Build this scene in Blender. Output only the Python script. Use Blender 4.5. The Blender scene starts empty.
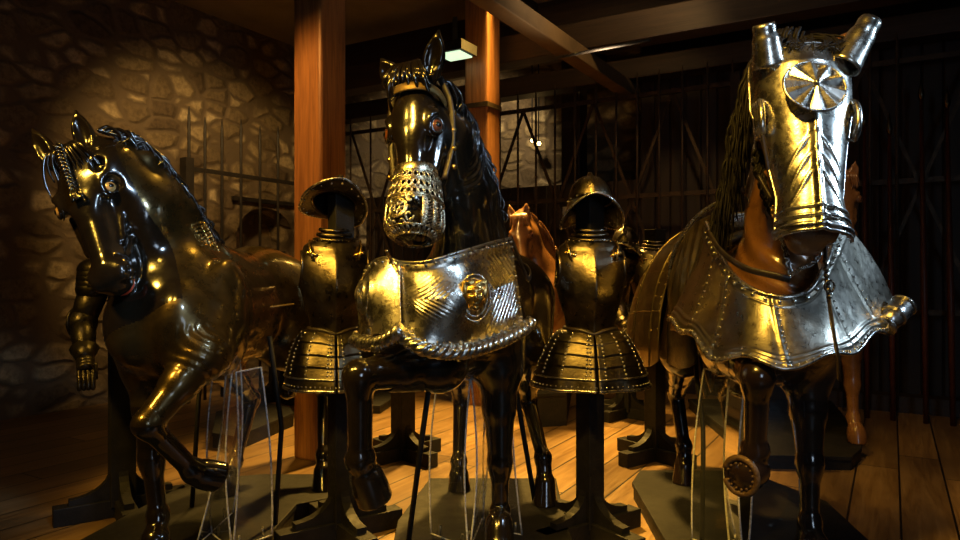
import bpy, bmesh, math, random
import numpy as np
from mathutils import Vector, Matrix
random.seed(7)
PI = math.pi
sc = bpy.context.scene
COL = sc.collection
FPX = 693.0; EYE = 1.40
def P(px, py, d):
    return np.array([(px-480)/FPX*d, d, EYE+(270-py)/FPX*d])

# ------------------------------------------------------------------ camera, world, lights
cam = bpy.data.cameras.new('camera'); cam.sensor_width = 36; cam.lens = FPX/960*36
cam.clip_end = 60
co = bpy.data.objects.new('camera', cam); COL.objects.link(co)
co.location = (0, 0, EYE); co.rotation_euler = (PI/2, 0, 0)
sc.camera = co
sc.view_settings.view_transform = 'Standard'; sc.view_settings.look = 'None'
sc.view_settings.exposure = 0.0; sc.view_settings.gamma = 1.0
sc.view_settings.use_curve_mapping = False
w = bpy.data.worlds.new('world'); sc.world = w; w.use_nodes = True
w.node_tree.nodes['Background'].inputs[0].default_value = (0.9, 0.6, 0.3, 1)
w.node_tree.nodes['Background'].inputs[1].default_value = 0.012

def spot(name, loc, tgt, power, col, angle=50, size=0.12, blend=0.6):
    l = bpy.data.lights.new(name, 'SPOT'); l.energy = power; l.color = col
    l.spot_size = math.radians(angle); l.spot_blend = blend; l.shadow_soft_size = size
    o = bpy.data.objects.new(name, l); COL.objects.link(o); o.location = loc
    o.rotation_euler = (Vector(tgt)-Vector(loc)).to_track_quat('-Z', 'Y').to_euler()
    return o
WARM = (1.0, 0.56, 0.07); COOL = (0.55, 0.76, 1.0); AMB = (1.0, .50, .12)
spot('track_lamp_warm', (-2.9, 1.0, 3.9), (-1.2, 3.4, 1.2), 520, WARM, 44, .22)
spot('track_lamp_warm', (-1.5, 0.9, 3.9), (-0.3, 3.1, 1.3), 540, WARM, 36, .20)
spot('track_lamp_warm', (0.0, 1.0, 3.9), (1.15, 3.0, 1.2), 500, WARM, 40, .20)
spot('track_lamp_warm', (0.1, 2.5, 4.3), (1.2, 4.0, 1.6), 380, WARM, 26, .15)
spot('track_lamp_warm', (-0.1, 1.6, 3.9), (0.6, 4.0, 1.6), 150, WARM, 24, .12)
spot('track_lamp_warm', (-1.9, 2.0, 3.9), (-0.85, 3.9, 1.6), 70, WARM, 22, .12)
spot('track_lamp_cool', (4.3, 2.3, 3.1), (1.4, 2.72, 1.7), 400, COOL, 27, .24)
spot('track_lamp_cool', (2.3, 1.5, 3.9), (0.15, 3.1, 1.1), 110, COOL, 22, .25)
spot('track_lamp_cool', (0.5, 0.7, 3.1), (-1.5, 2.95, 1.55), 210, COOL, 22, .2)
spot('track_lamp_cool', (1.5, 0.8, 3.6), (-.2, 2.9, 1.85), 170, COOL, 17, .2)
spot('ceiling_spot_warm', (-.6, 4.6, 4.35), (-1.25, 3.7, 1.4), 260, WARM, 34, .2)
spot('ceiling_spot_warm', (0.2, 7.0, 4.4), (0.1, 5.5, 0), 2900, (1.0, .56, .10), 62, .15)
spot('ceiling_spot_warm', (-1.5, 7.3, 4.4), (-.6, 5.3, 0), 600, (1.0, .56, .12), 48, .15)
spot('ceiling_spot_warm', (-1.9, 5.2, 4.2), (-3.1, 8.2, 2.0), 520, (1.0, .60, .20), 62, .2)
spot('ceiling_spot_warm', (1.5, 5.0, 4.4), (1.0, 8.2, 2.4), 120, (1.0, .60, .22), 70, .15)
spot('ceiling_spot_warm', (0.3, 9.4, 4.2), (-.2, 11.2, 3.0), 160, (1.0, .74, .40), 100, .15)
spot('ceiling_spot_warm', (-2.0, 3.4, 3.9), (-.7, 5.8, 1.7), 330, (1.0, .52, .12), 36, .15)
wl = bpy.data.lights.new('window_daylight', 'AREA'); wl.shape = 'RECTANGLE'; wl.size = .8; wl.size_y = 1.2; wl.energy = 22; wl.color = (.60, .78, 1.0)
wo = bpy.data.objects.new('window_daylight', wl); COL.objects.link(wo); wo.location = (1.6, -1.6, 2.1); wo.rotation_euler = (Vector((0, 3.2, 1.1))-Vector((1.6, -1.6, 2.1))).to_track_quat('-Z', 'Y').to_euler()
spot('ceiling_fill', (0.9, 5.6, 3.0), (1.2, 5.3, 4.5), 90, (1.0, .72, .42), 140, .2)  # unseen fill added to lift the ceiling plaster, in place of bounced light
spot('ceiling_spot_warm', (2.2, 3.8, 4.2), (2.6, 5.4, 0), 90, (1.0, .6, .25), 60, .2)
spot('ceiling_spot_warm', (-2.6, 2.6, 4.2), (-3.0, 5.0, 0), 30, (1.0, .6, .2), 60, .2)

# ------------------------------------------------------------------ object helpers
def setp(o, label=None, cat=None, group=None, kind=None):
    if label: o['label'] = label
    if cat: o['category'] = cat
    if group: o['group'] = group
    if kind: o['kind'] = kind
    return o
def thing(name, loc, label, cat, group=None):
    o = bpy.data.objects.new(name, None); o.empty_display_size = .1
    COL.objects.link(o); o.location = Vector([float(v) for v in loc])
    return setp(o, label, cat, group)
bpy_origin = {}
def org(parent):
    v = Vector((0, 0, 0)); p = parent
    while p is not None:
        v += p.location; p = p.parent
    return v
class MB:
    """collects geometry in world coordinates; build() links one mesh object"""
    def __init__(s): s.v = []; s.f = []; s.n = 0
    def add(s, V, F):
        V = np.asarray(V, float).reshape(-1, 3)
        s.v.append(V); k = s.n
        s.f += [tuple(int(i)+k for i in f) for f in F]; s.n += len(V)
        return s
    def box(s, c, size, rz=0, R=None):
        c = np.array(c, float); h = np.array(size, float)/2
        V = np.array([[x, y, z] for x in (-1, 1) for y in (-1, 1) for z in (-1, 1)])*h
        if R is None:
            cs, sn = math.cos(rz), math.sin(rz); R = np.array([[cs, -sn, 0], [sn, cs, 0], [0, 0, 1]])
        V = V@np.asarray(R).T+c
        return s.add(V, [(0, 1, 3, 2), (4, 6, 7, 5), (0, 4, 5, 1), (2, 3, 7, 6), (0, 2, 6, 4), (1, 5, 7, 3)])
    def bar(s, a, b, wd, hd, up=(0, 0, 1)):
        a = np.array(a, float); b = np.array(b, float); x = b-a; L = np.linalg.norm(x); x /= L
        up = np.array(up, float)
        if abs(x@up) > .98: up = np.array([0, 1.0, 0])
        y = np.cross(up, x); y /= np.linalg.norm(y); z = np.cross(x, y)
        return s.box((a+b)/2, (L, wd, hd), R=np.stack([x, y, z], 1))
    def tube(s, pts, r, n=8, closed=False, cap=True, flat=1.0, up=None, rfun=None):
        pts = np.asarray(pts, float); m = len(pts)
        r = np.full(m, r, float) if np.isscalar(r) else np.asarray(r, float)
        if closed: T = np.roll(pts, -1, 0)-np.roll(pts, 1, 0)
        else: T = np.gradient(pts, axis=0)
        T /= np.linalg.norm(T, axis=1, keepdims=True)+1e-12
        N = np.cross(T[0], [0, 0, 1.0] if up is None else up)
        if np.linalg.norm(N) < 1e-3: N = np.cross(T[0], [1.0, 0, 0])
        N /= np.linalg.norm(N); V = []
        ang = np.arange(n)*2*PI/n
        for i in range(m):
            if up is not None:
                M = np.cross(T[i], up)
                if np.linalg.norm(M) > 1e-3: N = M
            N = N-T[i]*(N@T[i]); N /= np.linalg.norm(N)+1e-12; B = np.cross(T[i], N)
            rr = r[i]*np.ones(n) if rfun is None else r[i]*rfun(i/(m-1), ang)
            V.append(pts[i]+np.outer(rr*np.cos(ang)*flat, N)+np.outer(rr*np.sin(ang), B))
        V = np.concatenate(V); F = []
        for i in range(m if closed else m-1):
            a = i*n; b = ((i+1) % m)*n
            for j in range(n):
                k = (j+1) % n; F.append((a+j, a+k, b+k, b+j))
        if cap and not closed:
            F.append(tuple(range(n))[::-1]); F.append(tuple((m-1)*n+j for j in range(n)))
        return s.add(V, F)
    def ball(s, c, r, n=8, R=None):
        c = np.array(c, float); r = np.ones(3)*r
        V = [[0, 0, 1]]; m = max(4, n//2+1)
        for i in range(1, m):
            t = PI*i/m
            for j in range(n):
                a = 2*PI*j/n; V.append([math.sin(t)*math.cos(a), math.sin(t)*math.sin(a), math.cos(t)])
        V.append([0, 0, -1]); V = np.array(V)*r
        if R is not None: V = V@np.asarray(R).T
        F = [(0, 1+j, 1+(j+1) % n) for j in range(n)]
        for i in range(m-2):
            for j in range(n):
                a = 1+i*n; F.append((a+j, a+n+j, a+n+(j+1) % n, a+(j+1) % n))
        e = len(V)-1; a = 1+(m-2)*n
        F += [(e, a+(j+1) % n, a+j) for j in range(n)]
        return s.add(V+c, F)
    def grid(s, G, closeu=False, mask=None, flip=False):
        nu, nv = G.shape[:2]; F = []
        for i in range(nu if closeu else nu-1):
            for j in range(nv-1):
                if mask is not None and not mask[i, j]: continue
                a = i*nv+j; b = ((i+1) % nu)*nv+j
                q = (a, b, b+1, a+1); F.append(q[::-1] if flip else q)
        return s.add(G.reshape(-1, 3), F)
    def lathe(s, prof, n=32, M=None, o=(0, 0, 0)):
        prof = np.array(prof, float); A = np.arange(n)*2*PI/n
        G = np.stack([np.outer(np.cos(A), prof[:, 0]), np.outer(np.sin(A), prof[:, 0]), np.outer(np.ones(n), prof[:, 1])], -1)
        if M is not None: G = G@np.asarray(M).T
        return s.grid(G+np.array(o), closeu=True)
    def prism(s, poly, z0, z1):
        n = len(poly); V = [(x, y, z0) for x, y in poly]+[(x, y, z1) for x, y in poly]
        F = [tuple(range(n))[::-1], tuple(range(n, 2*n))]+[(i, (i+1) % n, n+(i+1) % n, n+i) for i in range(n)]
        return s.add(V, F)
    def build(s, name, mat, parent=None, smooth=True, solid=0, bevel=0, sub=0, weld=False, off=-1):
        V = np.concatenate(s.v)
        o_ = np.array(org(parent)) if parent is not None else np.zeros(3)
        me = bpy.data.meshes.new(name); me.from_pydata((V-o_).tolist(), [], s.f); me.materials.append(mat)
        me.update()
        bm = bmesh.new(); bm.from_mesh(me)
        if weld: bmesh.ops.remove_doubles(bm, verts=bm.verts, dist=weld)
        bmesh.ops.recalc_face_normals(bm, faces=bm.faces)
        bm.to_mesh(me); bm.free()
        if smooth: me.polygons.foreach_set('use_smooth', [True]*len(me.polygons))
        o = bpy.data.objects.new(name, me); COL.objects.link(o)
        if parent is not None: o.parent = parent
        if bevel:
            m = o.modifiers.new('b', 'BEVEL'); m.width = bevel; m.segments = 2; m.limit_method = 'ANGLE'
        if solid:
            m = o.modifiers.new('s', 'SOLIDIFY'); m.thickness = solid; m.offset = off
        if sub:
            m = o.modifiers.new('u', 'SUBSURF'); m.levels = sub; m.render_levels = sub
        return o
def cr(pts, n=12, closed=False):
    """Catmull-Rom through points"""
    p = np.asarray(pts, float)
    if p.ndim == 1: p = p[:, None]
    m = len(p); out = []
    q = np.concatenate([p[-1:], p, p[:2]]) if closed else np.concatenate([2*p[:1]-p[1:2], p, 2*p[-1:]-p[-2:-1]])
    for i in range(m if closed else m-1):
        a, b, c, d = q[i], q[i+1], q[i+2], q[i+3]
        for t in np.arange(n)/n:
            out.append(.5*((2*b)+(-a+c)*t+(2*a-5*b+4*c-d)*t*t+(-a+3*b-3*c+d)*t**3))
    if not closed: out.append(p[-1])
    return np.array(out)
def crn(pts, N):
    c = cr(pts, 24); L = np.concatenate([[0], np.cumsum(np.linalg.norm(np.diff(c, axis=0), axis=1))])
    t = np.linspace(0, L[-1], N)
    return np.stack([np.interp(t, L, c[:, k]) for k in range(c.shape[1])], 1)

# ------------------------------------------------------------------ materials
def newmat(name):
    m = bpy.data.materials.new(name); m.use_nodes = True
    nt = m.node_tree; b = nt.nodes['Principled BSDF']
    return m, nt, b
def N(nt, t, **k):
    n = nt.nodes.new(t)
    for a, v in k.items():
        if a.startswith('i_'):
            key = a[2:]; key = int(key) if key.isdigit() else key.replace('_', ' ')
            n.inputs[key].default_value = v
        else: setattr(n, a, v)
    return n
def ramp(nt, stops, src):
    r = nt.nodes.new('ShaderNodeValToRGB'); e = r.color_ramp.elements
    while len(e) < len(stops): e.new(.5)
    for x, (p, c) in zip(e, stops): x.position = p; x.color = (*c, 1) if len(c) == 3 else c
    nt.links.new(src, r.inputs[0]); return r.outputs[0]
def surf(name, c1, c2, metal=0.0, r1=.2, r2=.4, scale=6, bump=.1, bscale=40, coat=0.0, detail=4, spec=.5, hammer=0):
    m, nt, b = newmat(name); L = nt.links.new
    tc = N(nt, 'ShaderNodeTexCoord'); src = tc.outputs['Object']
    n1 = N(nt, 'ShaderNodeTexNoise', i_Scale=scale, i_Detail=detail, i_Roughness=.65); L(src, n1.inputs['Vector'])
    L(ramp(nt, [(.35, c1), (.65, c2)], n1.outputs[0]), b.inputs['Base Color'])
    n2 = N(nt, 'ShaderNodeTexNoise', i_Scale=scale*3.1, i_Detail=5, i_Roughness=.7); L(src, n2.inputs['Vector'])
    mr = N(nt, 'ShaderNodeMapRange'); mr.inputs[1].default_value = .35; mr.inputs[2].default_value = .65
    mr.inputs[3].default_value = r1; mr.inputs[4].default_value = r2
    L(n2.outputs[0], mr.inputs[0]); L(mr.outputs[0], b.inputs['Roughness'])
    b.inputs['Metallic'].default_value = metal; b.inputs['Specular IOR Level'].default_value = spec
    b.inputs['Coat Weight'].default_value = coat; b.inputs['Coat Roughness'].default_value = .12
    if bump:
        n3 = N(nt, 'ShaderNodeTexNoise', i_Scale=bscale, i_Detail=3); L(src, n3.inputs['Vector'])
        bp = N(nt, 'ShaderNodeBump', i_Strength=bump, i_Distance=.01); L(n3.outputs[0], bp.inputs['Height'])
        if hammer:
            v = N(nt, 'ShaderNodeTexNoise', i_Scale=9, i_Detail=1); L(src, v.inputs['Vector'])
            b2 = N(nt, 'ShaderNodeBump', i_Strength=hammer, i_Distance=.05); L(v.outputs[0], b2.inputs['Height'])
            L(b2.outputs[0], bp.inputs['Normal'])
        L(bp.outputs[0], b.inputs['Normal'])
    return m
M = {}
M['black_varnish'] = surf('black_varnish', (.006, .0045, .003), (.013, .009, .005), 0, .10, .24, 5, .05, 60, .9, hammer=.06)
M['brown_varnish'] = surf('brown_varnish', (.045, .031, .010), (.10, .068, .022), .8, .22, .40, 4, .08, 40, .7, hammer=.10)
M['chestnut'] = surf('chestnut', (.13, .055, .018), (.22, .10, .035), 0, .22, .4, 5, .08, 50, .4, hammer=.08)
M['dark_chestnut'] = surf('dark_chestnut', (.013, .008, .006), (.028, .016, .011), 0, .12, .26, 5, .06, 50, .8, hammer=.06)
M['steel'] = surf('steel', (.36, .35, .33), (.56, .55, .52), 1, .2, .38, 7, .12, 70, hammer=.10)
M['pale_steel'] = surf('pale_steel', (.50, .48, .43), (.66, .64, .58), 1, .20, .34, 6, .08, 60, hammer=.05)
M['pitted_steel'] = surf('pitted_steel', (.33, .30, .24), (.42, .39, .33), 1, .26, .38, 9, .10, 120, hammer=.12)
M['bronzed_steel'] = surf('bronzed_steel', (.16, .12, .06), (.34, .27, .15), 1, .28, .42, 6, .15, 90, hammer=.1)
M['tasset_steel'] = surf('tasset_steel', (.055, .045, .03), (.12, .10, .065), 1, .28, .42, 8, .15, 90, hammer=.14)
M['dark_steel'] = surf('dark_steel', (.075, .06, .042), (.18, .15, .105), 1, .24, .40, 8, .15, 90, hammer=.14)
M['black_steel'] = surf('black_steel', (.03, .027, .022), (.07, .06, .05), .9, .25, .45, 8, .2, 80)
M['brass'] = surf('brass', (.55, .36, .10), (.80, .56, .22), 1, .2, .35, 10, .1, 90)
M['silvered'] = surf('silvered', (.55, .46, .28), (.85, .78, .62), 1, .2, .35, 30, .1, 90)
M['leather'] = surf('leather', (.012, .009, .007), (.03, .02, .014), 0, .3, .5, 20, .2, 150)
M['gilt_leather'] = surf('gilt_leather', (.20, .13, .04), (.30, .2, .07), .6, .3, .5, 20, .2, 120)
M['black_hair'] = surf('black_hair', (.005, .004, .004), (.012, .010, .008), 0, .5, .65, 20, .1, 150, 0, spec=.25)
M['black_paint'] = surf('black_paint', (.006, .006, .0065), (.014, .013, .014), 0, .5, .7, 12, .15, 90, spec=.3)
M['plinth'] = surf('plinth_paint', (.007, .007, .0085), (.014, .014, .017), 0, .55, .75, 3, .08, 120, spec=.25)
M['iron'] = surf('iron', (.045, .03, .018), (.085, .056, .032), .5, .4, .6, 12, .15, 120)
M['dark_iron'] = surf('dark_iron', (.010, .008, .007), (.02, .016, .012), .2, .5, .7, 12, .1, 120)
M['red_pole'] = surf('red_pole', (.07, .016, .008), (.12, .03, .014), 0, .35, .5, 10, .05)
M['red_paint'] = surf('red_paint', (.55, .07, .03), (.7, .12, .05), 0, .3, .4, 10, .05)
M['glass_eye'] = surf('glass_eye', (.5, .3, .10), (.6, .38, .14), 0, .05, .08, 4, 0, coat=1)
M['brown_eye'] = surf('brown_eye', (.10, .03, .012), (.2, .07, .03), 0, .05, .08, 4, 0, coat=1)
M['pupil'] = surf('pupil', (.004, .004, .004), (.006, .006, .006), 0, .05, .08, 4, 0, coat=1)
M['hoof_sole'] = surf('hoof_sole', (.10, .055, .02), (.20, .12, .05), .3, .35, .6, 40, .5, 120)
M['plaster'] = surf('plaster', (.20, .165, .11), (.27, .225, .16), 0, .8, .95, 1.5, .1, 30)
M['pale_timber'] = surf('pale_timber', (.10, .068, .035), (.15, .10, .05), 0, .6, .8, 2, .1, 60)
M['white_card'] = surf('white_card', (.7, .66, .55), (.75, .7, .6), 0, .6, .8, 2, 0)
def grain(name, c1, c2, axis, rough=.55, gscale=(30, 30, 1.6), bump=.35):
    m, nt, b = newmat(name); L = nt.links.new
    tc = N(nt, 'ShaderNodeTexCoord'); mp = N(nt, 'ShaderNodeMapping'); mp.inputs['Scale'].default_value = gscale
    L(tc.outputs['Object'], mp.inputs[0])
    n = N(nt, 'ShaderNodeTexNoise', i_Scale=1.0, i_Detail=6, i_Roughness=.7, i_Distortion=.6); L(mp.outputs[0], n.inputs['Vector'])
    L(ramp(nt, [(.3, c1), (.7, c2)], n.outputs[0]), b.inputs['Base Color'])
    bp = N(nt, 'ShaderNodeBump', i_Strength=bump, i_Distance=.01); L(n.outputs[0], bp.inputs['Height'])
    L(bp.outputs[0], b.inputs['Normal']); b.inputs['Roughness'].default_value = rough
    return m
M['orange_timber'] = grain('orange_timber', (.15, .055, .018), (.42, .18, .055), 2, .45)
M['dark_timber'] = grain('dark_timber', (.014, .009, .006), (.04, .024, .014), 0, .5, (1.6, 30, 30))
M['dark_board'] = grain('dark_board', (.012, .008, .006), (.03, .02, .013), 2, .6, (14, 14, 1.2))
# floorboards
def floor_mat():
    m, nt, b = newmat('floor_boards'); L = nt.links.new
    tc = N(nt, 'ShaderNodeTexCoord'); sep = N(nt, 'ShaderNodeSeparateXYZ'); L(tc.outputs['Object'], sep.inputs[0])
    W = .26
    def math_(op, a, bb=None):
        n = N(nt, 'ShaderNodeMath', operation=op)
        for i, x in enumerate((a, bb)):
            if x is None: continue
            if isinstance(x, (int, float)): n.inputs[i].default_value = x
            else: L(x, n.inputs[i])
        return n.outputs[0]
    q = math_('DIVIDE', sep.outputs[0], W); idx = math_('FLOOR', q); fr = math_('FRACT', q)
    cr_ = N(nt, 'ShaderNodeTexWhiteNoise', noise_dimensions='1D'); L(idx, cr_.inputs['W'])
    yy = math_('ADD', sep.outputs[1], math_('MULTIPLY', cr_.outputs[0], 3.0))
    q2 = math_('DIVIDE', yy, 3.2); fr2 = math_('FRACT', q2); idx2 = math_('FLOOR', q2)
    wn = N(nt, 'ShaderNodeTexWhiteNoise', noise_dimensions='2D'); cb = N(nt, 'ShaderNodeCombineXYZ'); L(idx, cb.inputs[0]); L(idx2, cb.inputs[1]); L(cb.outputs[0], wn.inputs['Vector'])
    e = math_('MINIMUM', math_('MINIMUM', fr, math_('SUBTRACT', 1.0, fr)), math_('MULTIPLY', math_('MINIMUM', fr2, math_('SUBTRACT', 1.0, fr2)), 12.0))
    gap = math_('LESS_THAN', e, .022)
    mp = N(nt, 'ShaderNodeMapping'); mp.inputs['Scale'].default_value = (22, 1.5, 1); L(tc.outputs['Object'], mp.inputs[0])
    L(wn.outputs['Color'], mp.inputs['Location'])
    n = N(nt, 'ShaderNodeTexNoise', i_Scale=1.0, i_Detail=6, i_Roughness=.7, i_Distortion=.8); L(mp.outputs[0], n.inputs['Vector'])
    c = ramp(nt, [(.3, (.15, .08, .03)), (.5, (.25, .15, .06)), (.75, (.37, .24, .11))], n.outputs[0])
    hs = N(nt, 'ShaderNodeHueSaturation'); L(c, hs.inputs['Color']); L(math_('ADD', math_('MULTIPLY', wn.outputs[0], .6), .65), hs.inputs['Value'])
    n2 = N(nt, 'ShaderNodeTexNoise', i_Scale=1.1, i_Detail=4); L(tc.outputs['Object'], n2.inputs['Vector'])
    mx0 = N(nt, 'ShaderNodeMix', data_type='RGBA', blend_type='MULTIPLY'); mx0.inputs[0].default_value = .7
    L(hs.outputs[0], mx0.inputs[6]); L(ramp(nt, [(.35, (.55, .5, .45)), (.62, (1, 1, 1))], n2.outputs[0]), mx0.inputs[7])
    mx = N(nt, 'ShaderNodeMix', data_type='RGBA'); L(gap, mx.inputs[0]); L(mx0.outputs[2], mx.inputs[6]); mx.inputs[7].default_value = (.006, .004, .003, 1)
    L(mx.outputs[2], b.inputs['Base Color'])
    L(math_('ADD', math_('MULTIPLY', n.outputs[0], .3), .3), b.inputs['Roughness'])
    h = math_('SUBTRACT', math_('MULTIPLY', n.outputs[0], .25), math_('MULTIPLY', gap, 1.0))
    bp = N(nt, 'ShaderNodeBump', i_Strength=.5, i_Distance=.01); L(h, bp.inputs['Height']); L(bp.outputs[0], b.inputs['Normal'])
    return m
M['floor'] = floor_mat()
def stone_mat():
    m, nt, b = newmat('rubble_stone'); L = nt.links.new
    tc = N(nt, 'ShaderNodeTexCoord')
    nz = N(nt, 'ShaderNodeTexNoise', i_Scale=2.5, i_Detail=3); L(tc.outputs['Object'], nz.inputs['Vector'])
    mixv = N(nt, 'ShaderNodeMix', data_type='VECTOR'); mixv.inputs[0].default_value = .14
    L(tc.outputs['Object'], mixv.inputs[4]); L(nz.outputs['Color'], mixv.inputs[5])
    mp = N(nt, 'ShaderNodeMapping'); mp.inputs['Scale'].default_value = (3.2, 3.2, 5.6); L(mixv.outputs[1], mp.inputs[0])
    ve = N(nt, 'ShaderNodeTexVoronoi', feature='DISTANCE_TO_EDGE', i_Scale=1.0, i_Randomness=.85); L(mp.outputs[0], ve.inputs['Vector'])
    vc = N(nt, 'ShaderNodeTexVoronoi', feature='F1', i_Scale=1.0, i_Randomness=.85); L(mp.outputs[0], vc.inputs['Vector'])
    sp = N(nt, 'ShaderNodeSeparateXYZ'); L(vc.outputs['Color'], sp.inputs[0])
    col = ramp(nt, [(0, (.10, .07, .04)), (.35, (.20, .15, .08)), (.65, (.38, .30, .17)), (1, (.50, .41, .25))], sp.outputs[0])
    n2 = N(nt, 'ShaderNodeTexNoise', i_Scale=14, i_Detail=6, i_Roughness=.75); L(tc.outputs['Object'], n2.inputs['Vector'])
    mx = N(nt, 'ShaderNodeMix', data_type='RGBA', blend_type='MULTIPLY'); mx.inputs[0].default_value = .9
    L(col, mx.inputs[6]); L(ramp(nt, [(.30, (.35, .31, .27)), (.60, (1, 1, 1))], n2.outputs[0]), mx.inputs[7])
    edge = ramp(nt, [(.03, (0, 0, 0)), (.16, (1, 1, 1))], ve.outputs['Distance'])
    rd = ramp(nt, [(.52, (1, 1, 1)), (.72, (0, 0, 0))], vc.outputs['Distance']); mn = N(nt, 'ShaderNodeMath', operation='MULTIPLY'); L(edge, mn.inputs[0]); L(rd, mn.inputs[1]); edge = mn.outputs[0]
    m2 = N(nt, 'ShaderNodeMix', data_type='RGBA'); L(edge, m2.inputs[0]); m2.inputs[6].default_value = (.11, .08, .048, 1); L(mx.outputs[2], m2.inputs[7])
    L(m2.outputs[2], b.inputs['Base Color']); b.inputs['Roughness'].default_value = .92
    ad = N(nt, 'ShaderNodeMath', operation='MULTIPLY_ADD'); L(n2.outputs[0], ad.inputs[0]); ad.inputs[1].default_value = .45; L(edge, ad.inputs[2])
    bp = N(nt, 'ShaderNodeBump', i_Strength=.6, i_Distance=.05); L(ad.outputs[0], bp.inputs['Height']); L(bp.outputs[0], b.inputs['Normal'])
    return m
M['stone'] = stone_mat()
def plank_mat():
    m, nt, b = newmat('dark_planking'); L = nt.links.new
    tc = N(nt, 'ShaderNodeTexCoord'); sep = N(nt, 'ShaderNodeSeparateXYZ'); L(tc.outputs['Object'], sep.inputs[0])
    d = N(nt, 'ShaderNodeMath', operation='DIVIDE'); L(sep.outputs[0], d.inputs[0]); d.inputs[1].default_value = .18
    f = N(nt, 'ShaderNodeMath', operation='PINGPONG'); L(d.outputs[0], f.inputs[0]); f.inputs[1].default_value = .5
    mp = N(nt, 'ShaderNodeMapping'); mp.inputs['Scale'].default_value = (16, 16, 1.2); L(tc.outputs['Object'], mp.inputs[0])
    n = N(nt, 'ShaderNodeTexNoise', i_Scale=1.0, i_Detail=5); L(mp.outputs[0], n.inputs['Vector'])
    L(ramp(nt, [(.3, (.014, .009, .006)), (.7, (.035, .022, .014))], n.outputs[0]), b.inputs['Base Color'])
    bp = N(nt, 'ShaderNodeBump', i_Strength=.8, i_Distance=.02); L(ramp(nt, [(.0, (0, 0, 0)), (.08, (1, 1, 1))], f.outputs[0]), bp.inputs['Height'])
    L(bp.outputs[0], b.inputs['Normal']); b.inputs['Roughness'].default_value = .6
    return m
M['planking'] = plank_mat()
def acrylic():
    m, nt, b = newmat('clear_acrylic'); L = nt.links.new
    nt.nodes.remove(b); out = nt.nodes['Material Output']
    t = N(nt, 'ShaderNodeBsdfTransparent'); t.inputs[0].default_value = (.95, .96, .97, 1)
    g = N(nt, 'ShaderNodeBsdfGlossy'); g.inputs['Roughness'].default_value = .06
    dd = N(nt, 'ShaderNodeBsdfDiffuse'); dd.inputs[0].default_value = (.5, .52, .55, 1)
    fr = N(nt, 'ShaderNodeFresnel', i_IOR=1.49)
    m1 = N(nt, 'ShaderNodeMixShader'); L(fr.outputs[0], m1.inputs[0]); L(t.outputs[0], m1.inputs[1]); L(g.outputs[0], m1.inputs[2])
    m2 = N(nt, 'ShaderNodeMixShader'); m2.inputs[0].default_value = .05; L(m1.outputs[0], m2.inputs[1]); L(dd.outputs[0], m2.inputs[2])
    L(m2.outputs[0], out.inputs[0]); return m
M['acrylic'] = acrylic()
M['acrylic_edge'] = surf('acrylic_edge', (.75, .76, .78), (.9, .9, .9), 0, .2, .35, 10, 0)
M['acrylic_edge'].node_tree.nodes['Principled BSDF'].inputs['Transmission Weight'].default_value = .35
def emis(name, c, s):
    m, nt, b = newmat(name); b.inputs['Emission Color'].default_value = (*c, 1); b.inputs['Emission Strength'].default_value = s
    b.inputs['Base Color'].default_value = (*c, 1); return m
M['lamp_panel'] = emis('lamp_panel', (.62, .85, .55), 1.3)
M['bulb'] = emis('bulb', (1, .62, .2), 14)
# ------------------------------------------------------------------ the room (boards run 30.7 degrees right of the view)
TH = math.radians(30.7)
U = np.array([math.sin(TH), math.cos(TH), 0]); Vv = np.array([math.cos(TH), -math.sin(TH), 0])
def room_box(name, c, su, sv, z0, z1, mat, parent=None, kind='structure'):
    """box centred at world xy c, extent sv along the fence line (local x), su along the boards (local y)"""
    mb = MB(); mb.box((0, 0, 0), (sv, su, z1-z0))
    o = mb.build(name, mat, None, smooth=False)
    o.location = (c[0], c[1], (z0+z1)/2); o.rotation_euler = (0, 0, -TH)
    if kind: o['kind'] = kind
    return o
CEIL = 4.5
C0 = np.array([0.3, 5.0])
room_box('floor', C0, 16, 16, -.1, 0, M['floor'])
room_box('ceiling', C0, 16, 16, CEIL, CEIL+.1, M['plaster'])
corner = np.array([-2.16, 10.3])
# left stone wall, arched recess cut into it
lw = corner-U[:2]*3.6-Vv[:2]*.35
wall = room_box('wall_left', lw, 11.8, .7, 0, CEIL, M['stone'])
def wallpt(px):
    r = (px-480)/FPX    # point on the inner face of the left wall seen at column px
    a = corner; t = (a[0]-r*a[1])/(U[0]-r*U[1]); return a-U[:2]*t
A_ = wallpt(236); B_ = wallpt(294); mid = (A_+B_)/2; hw = np.linalg.norm(B_-A_)/2
dm = np.linalg.norm(mid[1]); zt = EYE+(270-208)/FPX*mid[1]
cut = MB(); poly = [(-hw, .9), (hw, .9)]+[(hw*math.cos(a), zt-hw*.85+hw*.85*math.sin(a)) for a in np.linspace(0, PI, 17)]
n = len(poly); V = []
for s_ in (-.45, .3):
    for (a, z) in poly: V.append([mid[0]+U[0]*a+Vv[0]*s_, mid[1]+U[1]*a+Vv[1]*s_, z])
cut.add(V, [tuple(range(n)), tuple(range(n, 2*n))[::-1]]+[(i, (i+1) % n, n+(i+1) % n, n+i) for i in range(n)])
cutter = cut.build('cutter', M['stone'], None, smooth=False)
bo = wall.modifiers.new('b', 'BOOLEAN'); bo.operation = 'DIFFERENCE'; bo.object = cutter; bo.solver = 'EXACT'
dg = bpy.context.evaluated_depsgraph_get(); me = bpy.data.meshes.new_from_object(wall.evaluated_get(dg))
wall.modifiers.clear(); wall.data = me; bpy.data.objects.remove(cutter)
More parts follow.
